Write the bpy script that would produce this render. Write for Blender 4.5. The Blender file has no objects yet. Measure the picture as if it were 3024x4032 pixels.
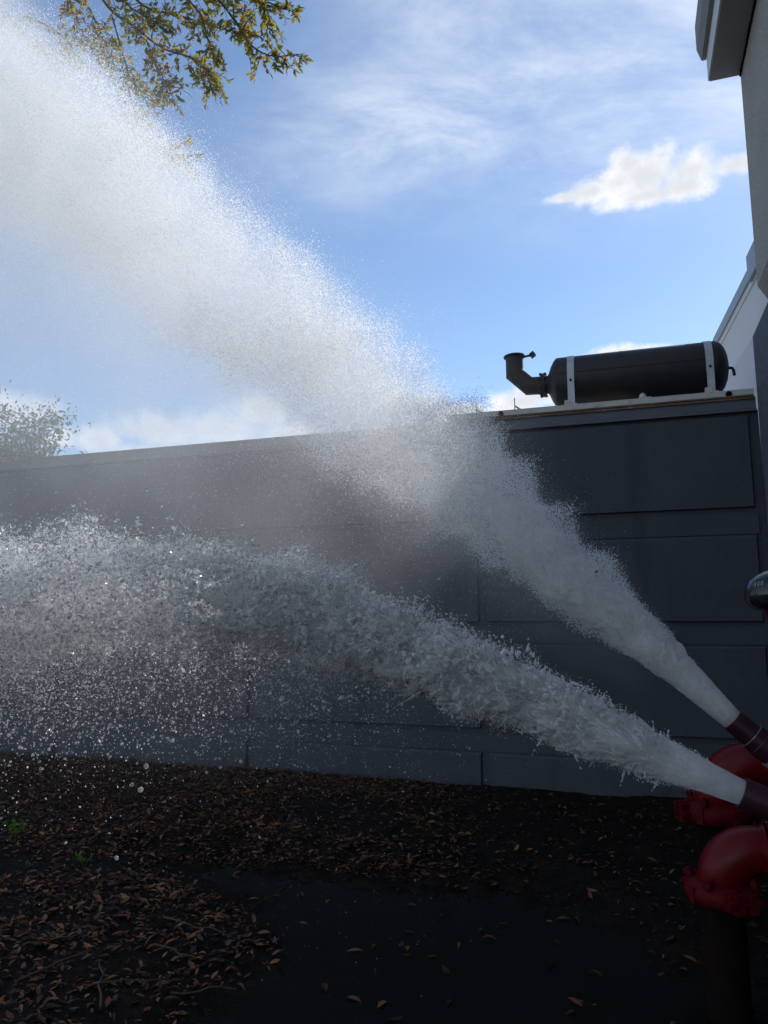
import bpy, bmesh, math, random
import numpy as np
from mathutils import Vector, Matrix, Euler, Quaternion
random.seed(7); RNG = np.random.default_rng(11)
R_ = math.radians
scene = bpy.context.scene
C = scene.collection

# ---------------------------------------------------------------- camera, sky, sun, exposure
TH = R_(18.05); CT, ST = math.cos(TH), math.sin(TH)      # the pump house stands turned by this angle
OX, OY = 3.22, 6.12                                       # its near right corner
def W(a, b, z=0.0):                                       # building axes (a along wall, b away) -> world
    return Vector((OX + a*CT + b*ST, OY - a*ST + b*CT, z))
PITCH, CAMZ, FPX = R_(8.6), 1.5, 2911.0
cd = bpy.data.cameras.new('camera'); cam = bpy.data.objects.new('camera', cd); C.objects.link(cam)
cam.location = (0, 0, CAMZ); cam.rotation_euler = (math.pi/2 + PITCH, 0, 0)
cd.sensor_fit = 'VERTICAL'; cd.sensor_height = 36; cd.lens = 26; cd.clip_start = .05; cd.clip_end = 3000
scene.camera = cam
def ray(u, v):
    x = (u-1512)/FPX; y = (2016-v)/FPX
    return Vector((x, math.cos(PITCH)-y*math.sin(PITCH), math.sin(PITCH)+y*math.cos(PITCH)))
def at(u, v, depth):                                      # world point at a chosen distance ahead
    d = ray(u, v); return Vector((0, 0, CAMZ)) + d*(depth/d.y)

SUN = (W(.5, 1, 0) - W(0, 0, 0)); SUN.z = .76; SUN.normalize()
sl = bpy.data.lights.new('sun', 'SUN'); so = bpy.data.objects.new('sun', sl); C.objects.link(so)
sl.energy = 3.3; sl.angle = R_(.53); sl.color = (1, .975, .945)
so.rotation_euler = (-SUN).to_track_quat('-Z', 'Y').to_euler()
SKY_STRENGTH, EXPOSURE = .12, 0.46
vs = scene.view_settings
vs.view_transform = 'Standard'; vs.look = 'None'; vs.gamma = 1; vs.exposure = EXPOSURE; vs.use_curve_mapping = False
cy = scene.cycles
cy.max_bounces = 14; cy.diffuse_bounces = 12; cy.glossy_bounces = 4; cy.transmission_bounces = 12; cy.transparent_max_bounces = 16
cy.caustics_reflective = False; cy.caustics_refractive = False; cy.sample_clamp_indirect = 6; cy.use_denoising = True
cy.blur_glossy = .5

def build_world():
    w = bpy.data.worlds.new('World'); scene.world = w; w.use_nodes = True
    nt = w.node_tree; N, L = nt.nodes, nt.links; N.clear()
    out = N.new('ShaderNodeOutputWorld'); bg = N.new('ShaderNodeBackground'); L.new(bg.outputs[0], out.inputs[0])
    bg.inputs[1].default_value = SKY_STRENGTH
    sky = N.new('ShaderNodeTexSky'); sky.sky_type = 'NISHITA'; sky.sun_disc = False
    sky.sun_elevation = math.asin(SUN.z); sky.sun_rotation = math.atan2(SUN.x, SUN.y)
    sky.air_density = 1.0; sky.dust_density = .12; sky.ozone_density = 3.0; sky.altitude = 0
    tc = N.new('ShaderNodeTexCoord'); P = tc.outputs['Generated']
    def M(op, a, b=None, c=None, clamp=False):
        n = N.new('ShaderNodeMath'); n.operation = op; n.use_clamp = clamp
        for i, v in enumerate((a, b, c)):
            if v is None: continue
            if hasattr(v, 'links'): L.new(v, n.inputs[i])
            else: n.inputs[i].default_value = v
        return n.outputs[0]
    def V(op, a, b=None):
        n = N.new('ShaderNodeVectorMath'); n.operation = op
        for i, v in enumerate((a, b)):
            if v is None: continue
            if hasattr(v, 'links'): L.new(v, n.inputs[i])
            else: n.inputs[i].default_value = v
        return n
    def noise(vec, scale, detail=8, rough=.55, dist=0.0):
        n = N.new('ShaderNodeTexNoise'); n.inputs['Scale'].default_value = scale; n.inputs['Detail'].default_value = detail
        n.inputs['Roughness'].default_value = rough; n.inputs['Distortion'].default_value = dist
        L.new(vec, n.inputs['Vector']); return n
    def smooth(x, lo, hi):
        n = N.new('ShaderNodeMapRange'); n.interpolation_type = 'SMOOTHSTEP'
        L.new(x, n.inputs[0]); n.inputs[1].default_value = lo; n.inputs[2].default_value = hi
        return n.outputs[0]
    def lobes(center, lst):
        c = ray(*center).normalized(); u = c.cross(Vector((0, 0, 1))).normalized(); v = u.cross(c)
        w_ = V('DOT_PRODUCT', P, c).outputs['Value']; wc = M('MAXIMUM', w_, .05)
        uu = M('DIVIDE', V('DOT_PRODUCT', P, u).outputs['Value'], wc); vv = M('DIVIDE', V('DOT_PRODUCT', P, v).outputs['Value'], wc)
        best = None
        for (px, py, rx, ry) in lst:
            d = ray(px, py).normalized(); k = d.dot(c); u0, v0 = d.dot(u)/k, d.dot(v)/k
            du = M('DIVIDE', M('SUBTRACT', uu, u0), rx*.88/FPX); dv = M('DIVIDE', M('SUBTRACT', vv, v0), ry*.88/FPX)
            r = M('SUBTRACT', 1.0, M('SQRT', M('ADD', M('MULTIPLY', du, du), M('MULTIPLY', dv, dv))))
            best = r if best is None else M('MAXIMUM', best, r)
        return M('MULTIPLY', M('MAXIMUM', best, -1.2), M('GREATER_THAN', w_, .05))
    def mix(f, a, b):
        n = N.new('ShaderNodeMix'); n.data_type = 'RGBA'
        L.new(f, n.inputs[0])
        for i, v in ((6, a), (7, b)):
            if hasattr(v, 'links'): L.new(v, n.inputs[i])
            else: n.inputs[i].default_value = v
        return n.outputs[2]
    # thin high cloud over the whole sky, thicker in one broad bank
    sep = N.new('ShaderNodeSeparateXYZ'); L.new(P, sep.inputs[0])
    zz = M('ADD', M('MAXIMUM', sep.outputs[2], 0.0), .22)
    comb = N.new('ShaderNodeCombineXYZ'); L.new(M('DIVIDE', sep.outputs[0], zz), comb.inputs[0]); L.new(M('DIVIDE', sep.outputs[1], zz), comb.inputs[1])
    mp = N.new('ShaderNodeMapping'); L.new(comb.outputs[0], mp.inputs[0]); mp.inputs['Rotation'].default_value = (0, 0, R_(25)); mp.inputs['Scale'].default_value = (.8, 1.5, 1)
    n1 = noise(mp.outputs[0], 3.4, 10, .68, .25).outputs[0]; n2 = noise(mp.outputs[0], .9, 3, .5, .1).outputs[0]
    bank = smooth(lobes((2200, 300), [(2350, 150, 1500, 900), (1700, 480, 1150, 480), (2900, 250, 900, 500)]), 0.0, .9)
    cir = M('ADD', M('MULTIPLY', smooth(n1, .30, .78), M('ADD', M('MULTIPLY', bank, .8), M('MULTIPLY', smooth(n2, .4, .8), .16))), M('MULTIPLY', bank, .16), clamp=True)
    horizon = smooth(sep.outputs[2], .32, .0)
    cir = M('ADD', cir, M('MULTIPLY', horizon, .0), clamp=True)
    col = mix(cir, sky.outputs[0], (5.4, 5.9, 6.6, 1))
    # cumulus heaps
    heaps = [((2560, 700), [(2230, 775, 80, 26), (2330, 755, 120, 50), (2430, 720, 110, 70), (2545, 690, 150, 105), (2470, 640, 80, 66), (2730, 665, 120, 85), (2690, 735, 140, 60), (2560, 770, 200, 45), (2885, 650, 95, 42)]),
             ((600, 1700), [(380, 1730, 120, 60), (620, 1690, 200, 85), (860, 1690, 230, 110), (1030, 1620, 150, 90), (90, 1620, 150, 90), (250, 1720, 80, 50), (1150, 1750, 260, 110), (800, 1800, 500, 60)]),
             ((2200, 1500), [(2040, 1580, 150, 60), (2130, 1550, 110, 60), (1830, 1620, 120, 40), (2440, 1400, 150, 45), (2560, 1385, 110, 35), (1950, 1640, 300, 50)])]
    wob = noise(P, 26, 9, .6, .2)
    for k, (c0, lst) in enumerate(heaps):
        f = lobes(c0, lst)
        nn = noise(P, 30 if k != 1 else 22, 12, .68, .1).outputs[0]
        nl = noise(P, 11 if k != 1 else 9, 4, .5, .0).outputs[0]
        body = M('ADD', f, M('ADD', M('MULTIPLY', M('SUBTRACT', nn, .5), 1.7), M('MULTIPLY', M('SUBTRACT', nl, .5), .8)))
        alpha = smooth(body, -.25, .72)
        shade = smooth(M('ADD', M('MULTIPLY', f, .9), M('MULTIPLY', M('SUBTRACT', wob.outputs[0], .5), 1.6)), -.1, .9)
        ccol = mix(shade, (6.5, 6.5, 6.5, 1) if k != 1 else (6.4, 6.6, 6.8, 1), (4.7, 4.95, 5.3, 1) if k != 1 else (4.9, 5.3, 5.9, 1))
        if k == 1: alpha = M('MULTIPLY', alpha, .8)
        col = mix(alpha, col, ccol)
    L.new(col, bg.inputs[0])
build_world()

# ---------------------------------------------------------------- helpers
def tag(o, label=None, cat=None, group=None, kind=None):
    if label: o['label'] = label
    if cat: o['category'] = cat
    if group: o['group'] = group
    if kind: o['kind'] = kind
    return o
def empty(name, loc, rz=0.0, parent=None):
    o = bpy.data.objects.new(name, None); C.objects.link(o); o.location = loc; o.rotation_euler = (0, 0, rz); o.parent = parent
    o.empty_display_size = .1
    return o
def frame_thing(name, label, cat, a, b, z=0.0, group=None):
    o = empty(name, W(a, b, z), -TH); return tag(o, label, cat, group)
def link(name, me, mat, parent=None):
    o = bpy.data.objects.new(name, me); C.objects.link(o); o.parent = parent
    if mat is not None and len(me.materials) == 0: me.materials.append(mat)
    return o
class MB:
    def __init__(s): s.v = []; s.f = []; s.sm = []
    def add(s, vs, fs, smooth=False):
        o = len(s.v); s.v += [tuple(v) for v in vs]; s.f += [tuple(i+o for i in f) for f in fs]; s.sm += [smooth]*len(fs); return s
    def box(s, x0, x1, y0, y1, z0, z1):
        v = [(x, y, z) for z in (z0, z1) for y in (y0, y1) for x in (x0, x1)]
        return s.add(v, [(0, 2, 3, 1), (4, 5, 7, 6), (0, 1, 5, 4), (2, 6, 7, 3), (0, 4, 6, 2), (1, 3, 7, 5)])
    def obox(s, c, ex, ey, ez, hx, hy, hz):
        c = Vector(c); v = [c + ex*(sx*hx) + ey*(sy*hy) + ez*(sz*hz) for sz in (-1, 1) for sy in (-1, 1) for sx in (-1, 1)]
        return s.add(v, [(0, 2, 3, 1), (4, 5, 7, 6), (0, 1, 5, 4), (2, 6, 7, 3), (0, 4, 6, 2), (1, 3, 7, 5)])
    def panel(s, x0, x1, yb, yf, z0, z1, top=.03, side=.012, bot=.006):
        v = [(x0, yb, z0), (x1, yb, z0), (x1, yb, z1), (x0, yb, z1), (x0+side, yf, z0+bot), (x1-side, yf, z0+bot), (x1-side, yf, z1-top), (x0+side, yf, z1-top)]
        return s.add(v, [(0, 3, 2, 1), (4, 5, 6, 7), (0, 1, 5, 4), (1, 2, 6, 5), (2, 3, 7, 6), (3, 0, 4, 7)])
    def tube(s, pts, rad, n=16, cap=True, smooth=True):
        pts = [Vector(p) for p in pts]; rad = [rad]*len(pts) if not hasattr(rad, '__len__') else rad
        up = None; rings = []
        for i, p in enumerate(pts):
            t = (pts[min(i+1, len(pts)-1)] - pts[max(i-1, 0)]).normalized()
            if up is None: up = t.orthogonal().normalized()
            up = (up - t*up.dot(t)); up = up.normalized() if up.length > 1e-6 else t.orthogonal().normalized()
            sd = t.cross(up)
            rings.append([p + (up*math.cos(2*math.pi*k/n) + sd*math.sin(2*math.pi*k/n))*rad[i] for k in range(n)])
        vs = [v for r in rings for v in r]; m = len(pts)
        s.add(vs, [(i*n+k, i*n+(k+1) % n, (i+1)*n+(k+1) % n, (i+1)*n+k) for i in range(m-1) for k in range(n)], smooth)
        if cap:
            s.add(rings[0], [tuple(range(n))[::-1]]); s.add(rings[-1], [tuple(range(n))])
        return s
    def lathe(s, prof, o, axis, n=24, smooth=True):                 # prof: (distance along axis, radius); sharp steps are doubled
        o = Vector(o); axis = Vector(axis).normalized(); u = axis.orthogonal().normalized(); w = axis.cross(u)
        for (h0, r0), (h1, r1) in zip(prof[:-1], prof[1:]):
            vs = [o + axis*h + (u*math.cos(2*math.pi*k/n) + w*math.sin(2*math.pi*k/n))*max(r, 1e-4) for h, r in ((h0, r0), (h1, r1)) for k in range(n)]
            s.add(vs, [(k, (k+1) % n, n+(k+1) % n, n+k) for k in range(n)], smooth)
        return s
    def mesh(s, name):
        me = bpy.data.meshes.new(name); me.from_pydata(s.v, [], s.f); me.polygons.foreach_set('use_smooth', s.sm); me.update()
        return me
    def build(s, name, mat, parent=None, merge=True):
        me = s.mesh(name)
        if merge:
            bm = bmesh.new(); bm.from_mesh(me); bmesh.ops.remove_doubles(bm, verts=bm.verts, dist=1e-5)
            bmesh.ops.recalc_face_normals(bm, faces=bm.faces)
            for e in bm.edges:
                if len(e.link_faces) == 2 and e.calc_face_angle(0) > .6: e.smooth = False
            bm.to_mesh(me); bm.free()
        return link(name, me, mat, parent)
def raw_mesh(name, verts, faces, k, smooth=False):                    # big meshes from arrays, k corners each
    me = bpy.data.meshes.new(name); nf = len(faces)
    me.vertices.add(len(verts)); me.vertices.foreach_set('co', np.ascontiguousarray(verts, np.float32).ravel())
    me.loops.add(nf*k); me.loops.foreach_set('vertex_index', np.ascontiguousarray(faces, np.int32).ravel())
    me.polygons.add(nf); me.polygons.foreach_set('loop_start', np.arange(0, nf*k, k, dtype=np.int32))
    if smooth: me.polygons.foreach_set('use_smooth', np.ones(nf, bool))
    me.update(calc_edges=True); return me
LAT = RNG.random((48, 48, 48)).astype(np.float32)
def vnoise(p):
    p = np.mod(p, 48.0); i = np.floor(p).astype(int); f = p - i; f = f*f*(3-2*f); j = (i+1) % 48; i = i % 48
    g = lambda a, b, c: LAT[a[:, 0], b[:, 1], c[:, 2]]
    x, y, z = f[:, 0], f[:, 1], f[:, 2]
    return ((g(i, i, i)*(1-x)+g(j, i, i)*x)*(1-y)+(g(i, j, i)*(1-x)+g(j, j, i)*x)*y)*(1-z)+((g(i, i, j)*(1-x)+g(j, i, j)*x)*(1-y)+(g(i, j, j)*(1-x)+g(j, j, j)*x)*y)*z
def fbm(p, scale, octv=3):
    p = np.asarray(p, float)*scale; s = 0; a = 1; t = 0
    for k in range(octv): s = s + a*vnoise(p*2**k + 7.3*k); t += a; a *= .5
    return s/t

# ---------------------------------------------------------------- materials
def new_mat(name):
    m = bpy.data.materials.new(name); m.use_nodes = True; nt = m.node_tree
    return m, nt, nt.nodes, nt.links, nt.nodes['Principled BSDF']
def surf(name, col, rough=.7, spec=.4, metal=0.0, var=.15, vscale=6.0, bump=0.0, bscale=200.0, bdist=.002, stain=None, coords='Object', fine=0.0):
    m, nt, N, L, b = new_mat(name)
    tc = N.new('ShaderNodeTexCoord'); n = N.new('ShaderNodeTexNoise'); n.inputs['Scale'].default_value = vscale; n.inputs['Detail'].default_value = 7; n.inputs['Roughness'].default_value = .65
    L.new(tc.outputs[coords], n.inputs['Vector'])
    r = N.new('ShaderNodeValToRGB'); r.color_ramp.elements[0].position = .3; r.color_ramp.elements[1].position = .72
    r.color_ramp.elements[0].color = tuple(c*(1-var) for c in col)+(1,); r.color_ramp.elements[1].color = tuple(min(1, c*(1+var)) for c in col)+(1,)
    L.new(n.outputs[0], r.inputs[0]); cur = r.outputs[0]
    if fine:
        n3 = N.new('ShaderNodeTexNoise'); n3.inputs['Scale'].default_value = bscale*.6; n3.inputs['Detail'].default_value = 3; L.new(tc.outputs[coords], n3.inputs['Vector'])
        mr = N.new('ShaderNodeMapRange'); L.new(n3.outputs[0], mr.inputs[0]); mr.inputs[1].default_value = .3; mr.inputs[2].default_value = .7; mr.inputs[3].default_value = 1-fine; mr.inputs[4].default_value = 1+fine
        mx = N.new('ShaderNodeMix'); mx.data_type = 'RGBA'; mx.blend_type = 'MULTIPLY'; mx.inputs[0].default_value = 1; L.new(cur, mx.inputs[6]); L.new(mr.outputs[0], mx.inputs[7]); cur = mx.outputs[2]
    if stain:
        n2 = N.new('ShaderNodeTexNoise'); n2.inputs['Scale'].default_value = stain[1]; n2.inputs['Detail'].default_value = 9; n2.inputs['Roughness'].default_value = .7
        mp = N.new('ShaderNodeMapping'); mp.inputs['Scale'].default_value = (1, 1, stain[3] if len(stain) > 3 else 1); L.new(tc.outputs[coords], mp.inputs[0]); L.new(mp.outputs[0], n2.inputs['Vector'])
        mr = N.new('ShaderNodeMapRange'); L.new(n2.outputs[0], mr.inputs[0]); mr.inputs[1].default_value = stain[2]; mr.inputs[2].default_value = stain[2]+.16
        mx = N.new('ShaderNodeMix'); mx.data_type = 'RGBA'; L.new(mr.outputs[0], mx.inputs[0]); L.new(cur, mx.inputs[6]); mx.inputs[7].default_value = tuple(stain[0])+(1,); cur = mx.outputs[2]
    L.new(cur, b.inputs['Base Color'])
    b.inputs['Roughness'].default_value = rough; b.inputs['Specular IOR Level'].default_value = spec; b.inputs['Metallic'].default_value = metal
    if bump:
        nb = N.new('ShaderNodeTexNoise'); nb.inputs['Scale'].default_value = bscale; nb.inputs['Detail'].default_value = 4; L.new(tc.outputs[coords], nb.inputs['Vector'])
        bp = N.new('ShaderNodeBump'); bp.inputs['Strength'].default_value = bump; bp.inputs['Distance'].default_value = bdist
        L.new(nb.outputs[0], bp.inputs['Height']); L.new(bp.outputs[0], b.inputs['Normal'])
    return m
M = {}
M['wall'] = surf('blue_grey_stucco', (.060, .071, .091), .85, .2, var=.12, vscale=1.6, bump=.7, bscale=150, bdist=.003, fine=.12, stain=((.046, .054, .070), 2.6, .54, .10))
M['coping'] = surf('grey_coping_paint', (.095, .11, .135), .6, .3, var=.1, vscale=3, bump=.2, bscale=90, stain=((.07, .08, .095), 5, .58))
M['tan'] = surf('tan_stucco', (.36, .335, .31), .9, .2, var=.08, vscale=2, bump=1, bscale=75, bdist=.006, fine=.22)
M['plinth'] = surf('dark_blue_stucco', (.12, .13, .15), .9, .2, var=.1, vscale=2, bump=1, bscale=75, bdist=.006, fine=.25)
M['soffit'] = surf('eave_paint', (.23, .225, .22), .7, .3, var=.06, vscale=3, bump=.1, bscale=60)
M['fascia'] = surf('pale_trim_paint', (.6, .6, .6), .6, .3, var=.06, vscale=4)
M['white'] = surf('white_painted_panel', (.62, .63, .66), .75, .3, var=.04, vscale=.6, bump=.1, bscale=30)
M['white_low'] = surf('pale_lilac_panel', (.52, .53, .59), .75, .3, var=.04, vscale=.6, bump=.1, bscale=30)
M['trim'] = surf('grey_blue_metal_trim', (.30, .33, .38), .5, .4, var=.08, vscale=2)
M['roof'] = surf('roof_membrane', (.35, .34, .32), .9, .2, var=.15, vscale=2)
M['black'] = surf('black_heat_paint', (.018, .018, .02), .55, .4, var=.3, vscale=7, bump=.25, bscale=180, bdist=.001, stain=((.05, .035, .022), 5, .64, .6))
M['galv'] = surf('galvanised_strap', (.42, .45, .48), .5, .5, metal=.35, var=.15, vscale=14, bump=.1, bscale=60, stain=((.22, .17, .12), 9, .66))
M['rail'] = surf('weathered_white_rail', (.5, .5, .49), .6, .4, var=.12, vscale=8, bump=.15, bscale=70, stain=((.23, .17, .12), 7, .57))
M['rust'] = surf('rusty_flashing', (.16, .11, .075), .85, .2, var=.4, vscale=9, bump=.4, bscale=60, stain=((.30, .29, .27), 11, .55))
M['red'] = surf('red_enamel', (.115, .0025, .0045), .36, .22, var=.12, vscale=5, bump=.12, bscale=55, bdist=.0015, stain=((.035, .006, .007), 7, .60))
M['red_dull'] = surf('dull_red_casting', (.085, .0025, .005), .6, .12, var=.25, vscale=12, bump=.4, bscale=70, bdist=.002)
M['pipe_rust'] = surf('dark_red_brown_pipe', (.010, .006, .006), .9, .06, var=.35, vscale=14, bump=.3, bscale=60)
M['maroon'] = surf('maroon_anodised_fitting', (.05, .016, .03), .42, .5, metal=.25, var=.2, vscale=18, bump=.08, bscale=120, bdist=.0005)
M['edge'] = surf('worn_bright_edge', (.4, .36, .36), .4, .5, metal=.6, var=.3, vscale=60)
M['blackplastic'] = surf('glossy_black_plastic', (.012, .013, .017), .22, .6, var=.2, vscale=10, bump=.12, bscale=40, bdist=.001)
M['lettering'] = surf('grey_raised_lettering', (.28, .3, .34), .5, .4, var=.3, vscale=80)
M['steelpipe'] = surf('galvanised_pipe', (.34, .37, .40), .5, .5, metal=.4, var=.15, vscale=12)
M['bark'] = surf('grey_brown_bark', (.07, .055, .042), .9, .2, var=.35, vscale=20, bump=.8, bscale=40, bdist=.01)
M['twig'] = surf('dead_twig', (.075, .055, .042), .9, .2, var=.4, vscale=30, bump=.4, bscale=80)
M['mud'] = surf('wet_black_mud', (.011, .009, .0075), .85, .08, var=.5, vscale=5, bump=1, bscale=45, bdist=.014, fine=.35, coords='Object')

def leaf_mat(name, cols, transl, from_attr):
    m, nt, N, L, b = new_mat(name)
    r = N.new('ShaderNodeValToRGB'); cr = r.color_ramp; cr.interpolation = 'LINEAR'
    while len(cr.elements) < len(cols): cr.elements.new(.5)
    for i, c in enumerate(cols): cr.elements[i].position = i/(len(cols)-1); cr.elements[i].color = tuple(c)+(1,)
    if from_attr:
        at_ = N.new('ShaderNodeAttribute'); at_.attribute_name = 'tone'; L.new(at_.outputs['Fac'], r.inputs[0])
    else:
        oi = N.new('ShaderNodeObjectInfo'); L.new(oi.outputs['Random'], r.inputs[0])
    tc = N.new('ShaderNodeTexCoord'); n = N.new('ShaderNodeTexNoise'); n.inputs['Scale'].default_value = 90; n.inputs['Detail'].default_value = 3; L.new(tc.outputs['Object'], n.inputs['Vector'])
    mr = N.new('ShaderNodeMapRange'); L.new(n.outputs[0], mr.inputs[0]); mr.inputs[1].default_value = .3; mr.inputs[2].default_value = .7; mr.inputs[3].default_value = .65; mr.inputs[4].default_value = 1.3
    mx = N.new('ShaderNodeMix'); mx.data_type = 'RGBA'; mx.blend_type = 'MULTIPLY'; mx.inputs[0].default_value = 1; L.new(r.outputs[0], mx.inputs[6]); L.new(mr.outputs[0], mx.inputs[7])
    L.new(mx.outputs[2], b.inputs['Base Color']); b.inputs['Roughness'].default_value = .5; b.inputs['Specular IOR Level'].default_value = .22
    if transl:
        t = N.new('ShaderNodeBsdfTranslucent'); g = N.new('ShaderNodeMix'); g.data_type = 'RGBA'; g.blend_type = 'MULTIPLY'; g.inputs[0].default_value = 1
        L.new(mx.outputs[2], g.inputs[6]); g.inputs[7].default_value = (4.6, 4.3, 1.3, 1); L.new(g.outputs[2], t.inputs[0])
        ms = N.new('ShaderNodeMixShader'); ms.inputs[0].default_value = transl; L.new(b.outputs[0], ms.inputs[1]); L.new(t.outputs[0], ms.inputs[2])
        L.new(ms.outputs[0], N['Material Output'].inputs[0])
    return m
DEAD = [(.012, .008, .006), (.02, .012, .008), (.030, .016, .009), (.075, .034, .014), (.045, .022, .012), (.19, .085, .028), (.055, .026, .014), (.22, .13, .06), (.09, .035, .015), (.28, .16, .075), (.035, .02, .012)]
DEAD = [(r_*.95, g_*.8, b_*.75) for r_, g_, b_ in DEAD]
LIVE = [(.035, .05, .012), (.06, .07, .014), (.045, .06, .016), (.10, .085, .015), (.05, .055, .012), (.13, .075, .015), (.04, .055, .02), (.14, .045, .018)]
M['dead_attr'] = leaf_mat('dead_leaf_litter', DEAD, 0, True); M['dead_obj'] = leaf_mat('dead_leaf', DEAD, 0, False)
M['live_attr'] = leaf_mat('oak_foliage', LIVE, .55, True); M['live_obj'] = leaf_mat('oak_leaf', LIVE, .55, False)
M['far_leaf'] = leaf_mat('far_foliage', LIVE[:3], .15, True)
M['weed'] = leaf_mat('weed_leaf', [(.035, .10, .012), (.07, .16, .02), (.05, .12, .02)], .3, False)

def water_mats():
    def base(name):
        m = bpy.data.materials.new(name); m.use_nodes = True; nt = m.node_tree; nt.nodes.clear()
        return m, nt.nodes, nt.links, nt.nodes.new('ShaderNodeOutputMaterial')
    # fine spray: each fleck scatters light both ways
    m, N, L, out = base('fine_spray')
    d = N.new('ShaderNodeBsdfDiffuse'); d.inputs[0].default_value = (.95, .955, .96, 1); t = N.new('ShaderNodeBsdfTranslucent'); t.inputs[0].default_value = (.98, .98, .98, 1)
    ms = N.new('ShaderNodeMixShader'); ms.inputs[0].default_value = .68; L.new(d.outputs[0], ms.inputs[1]); L.new(t.outputs[0], ms.inputs[2]); L.new(ms.outputs[0], out.inputs[0]); M['spray'] = m
    # clear water
    m, N, L, out = base('clear_water')
    g = N.new('ShaderNodeBsdfGlass'); g.inputs['IOR'].default_value = 1.33; g.inputs['Roughness'].default_value = .06; g.inputs[0].default_value = (.97, .985, 1, 1)
    t = N.new('ShaderNodeBsdfTranslucent'); t.inputs[0].default_value = (.95, .95, .95, 1); ms = N.new('ShaderNodeMixShader'); ms.inputs[0].default_value = .22; L.new(g.outputs[0], ms.inputs[1]); L.new(t.outputs[0], ms.inputs[2]); L.new(ms.outputs[0], out.inputs[0]); M['drop'] = m
    # small beads: mostly clear, light passes through them
    m, N, L, out = base('water_bead')
    tr = N.new('ShaderNodeBsdfTransparent'); gl = N.new('ShaderNodeBsdfGlossy'); gl.inputs['Roughness'].default_value = .08; fr = N.new('ShaderNodeFresnel'); fr.inputs[0].default_value = 1.5
    t = N.new('ShaderNodeBsdfTranslucent'); t.inputs[0].default_value = (.98, .98, .98, 1); df = N.new('ShaderNodeBsdfDiffuse'); df.inputs[0].default_value = (.96, .96, .97, 1); dt = N.new('ShaderNodeMixShader'); dt.inputs[0].default_value = .5; L.new(df.outputs[0], dt.inputs[1]); L.new(t.outputs[0], dt.inputs[2])
    b_ = N.new('ShaderNodeMixShader'); b_.inputs[0].default_value = .6; L.new(tr.outputs[0], b_.inputs[1]); L.new(dt.outputs[0], b_.inputs[2])
    a_ = N.new('ShaderNodeMixShader'); L.new(fr.outputs[0], a_.inputs[0]); L.new(b_.outputs[0], a_.inputs[1]); L.new(gl.outputs[0], a_.inputs[2]); L.new(a_.outputs[0], out.inputs[0]); M['bead'] = m
    # water full of air bubbles
    for nm, lo, hi in (('aerated_water', .78, 1.0), ('broken_water', .72, 1.0)):
        m, N, L, out = base(nm)
        g = N.new('ShaderNodeBsdfGlass'); g.inputs['IOR'].default_value = 1.33; g.inputs['Roughness'].default_value = .09
        d = N.new('ShaderNodeBsdfDiffuse'); d.inputs[0].default_value = (.95, .96, .97, 1); t = N.new('ShaderNodeBsdfTranslucent'); t.inputs[0].default_value = (.97, .975, .98, 1)
        m1 = N.new('ShaderNodeMixShader'); m1.inputs[0].default_value = .72; L.new(d.outputs[0], m1.inputs[1]); L.new(t.outputs[0], m1.inputs[2])
        tc = N.new('ShaderNodeTexCoord'); n = N.new('ShaderNodeTexNoise'); n.inputs['Scale'].default_value = 22; n.inputs['Detail'].default_value = 6; n.inputs['Roughness'].default_value = .7; L.new(tc.outputs['Object'], n.inputs['Vector'])
        mr = N.new('ShaderNodeMapRange'); L.new(n.outputs[0], mr.inputs[0]); mr.inputs[1].default_value = .35; mr.inputs[2].default_value = .65; mr.inputs[3].default_value = lo; mr.inputs[4].default_value = hi
        m2 = N.new('ShaderNodeMixShader'); L.new(mr.outputs[0], m2.inputs[0]); L.new(g.outputs[0], m2.inputs[1]); L.new(m1.outputs[0], m2.inputs[2])
        nb = N.new('ShaderNodeTexNoise'); nb.inputs['Scale'].default_value = 140; nb.inputs['Detail'].default_value = 3; L.new(tc.outputs['Object'], nb.inputs['Vector'])
        bp = N.new('ShaderNodeBump'); bp.inputs['Strength'].default_value = .6; bp.inputs['Distance'].default_value = .003; L.new(nb.outputs[0], bp.inputs['Height'])
        for q in (g, d, t): L.new(bp.outputs[0], q.inputs['Normal'])
        L.new(m2.outputs[0], out.inputs[0]); M[nm] = m
    # thin torn films of water: clear, but bright where light comes through them
    m, N, L, out = base('water_film')
    tr = N.new('ShaderNodeBsdfTransparent'); gl = N.new('ShaderNodeBsdfGlossy'); gl.inputs['Roughness'].default_value = .12; fr = N.new('ShaderNodeFresnel'); fr.inputs[0].default_value = 1.33
    a_ = N.new('ShaderNodeMixShader'); L.new(fr.outputs[0], a_.inputs[0]); L.new(tr.outputs[0], a_.inputs[1]); L.new(gl.outputs[0], a_.inputs[2])
    t = N.new('ShaderNodeBsdfTranslucent'); t.inputs[0].default_value = (.97, .97, .97, 1); d = N.new('ShaderNodeBsdfDiffuse'); d.inputs[0].default_value = (.93, .94, .95, 1); b_ = N.new('ShaderNodeMixShader'); b_.inputs[0].default_value = .3; L.new(t.outputs[0], b_.inputs[1]); L.new(d.outputs[0], b_.inputs[2])
    c_ = N.new('ShaderNodeMixShader'); tc = N.new('ShaderNodeTexCoord'); n = N.new('ShaderNodeTexNoise'); n.inputs['Scale'].default_value = 60; n.inputs['Detail'].default_value = 5; L.new(tc.outputs['Object'], n.inputs['Vector'])
    mr = N.new('ShaderNodeMapRange'); L.new(n.outputs[0], mr.inputs[0]); mr.inputs[1].default_value = .35; mr.inputs[2].default_value = .65; mr.inputs[3].default_value = .15; mr.inputs[4].default_value = .9
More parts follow.
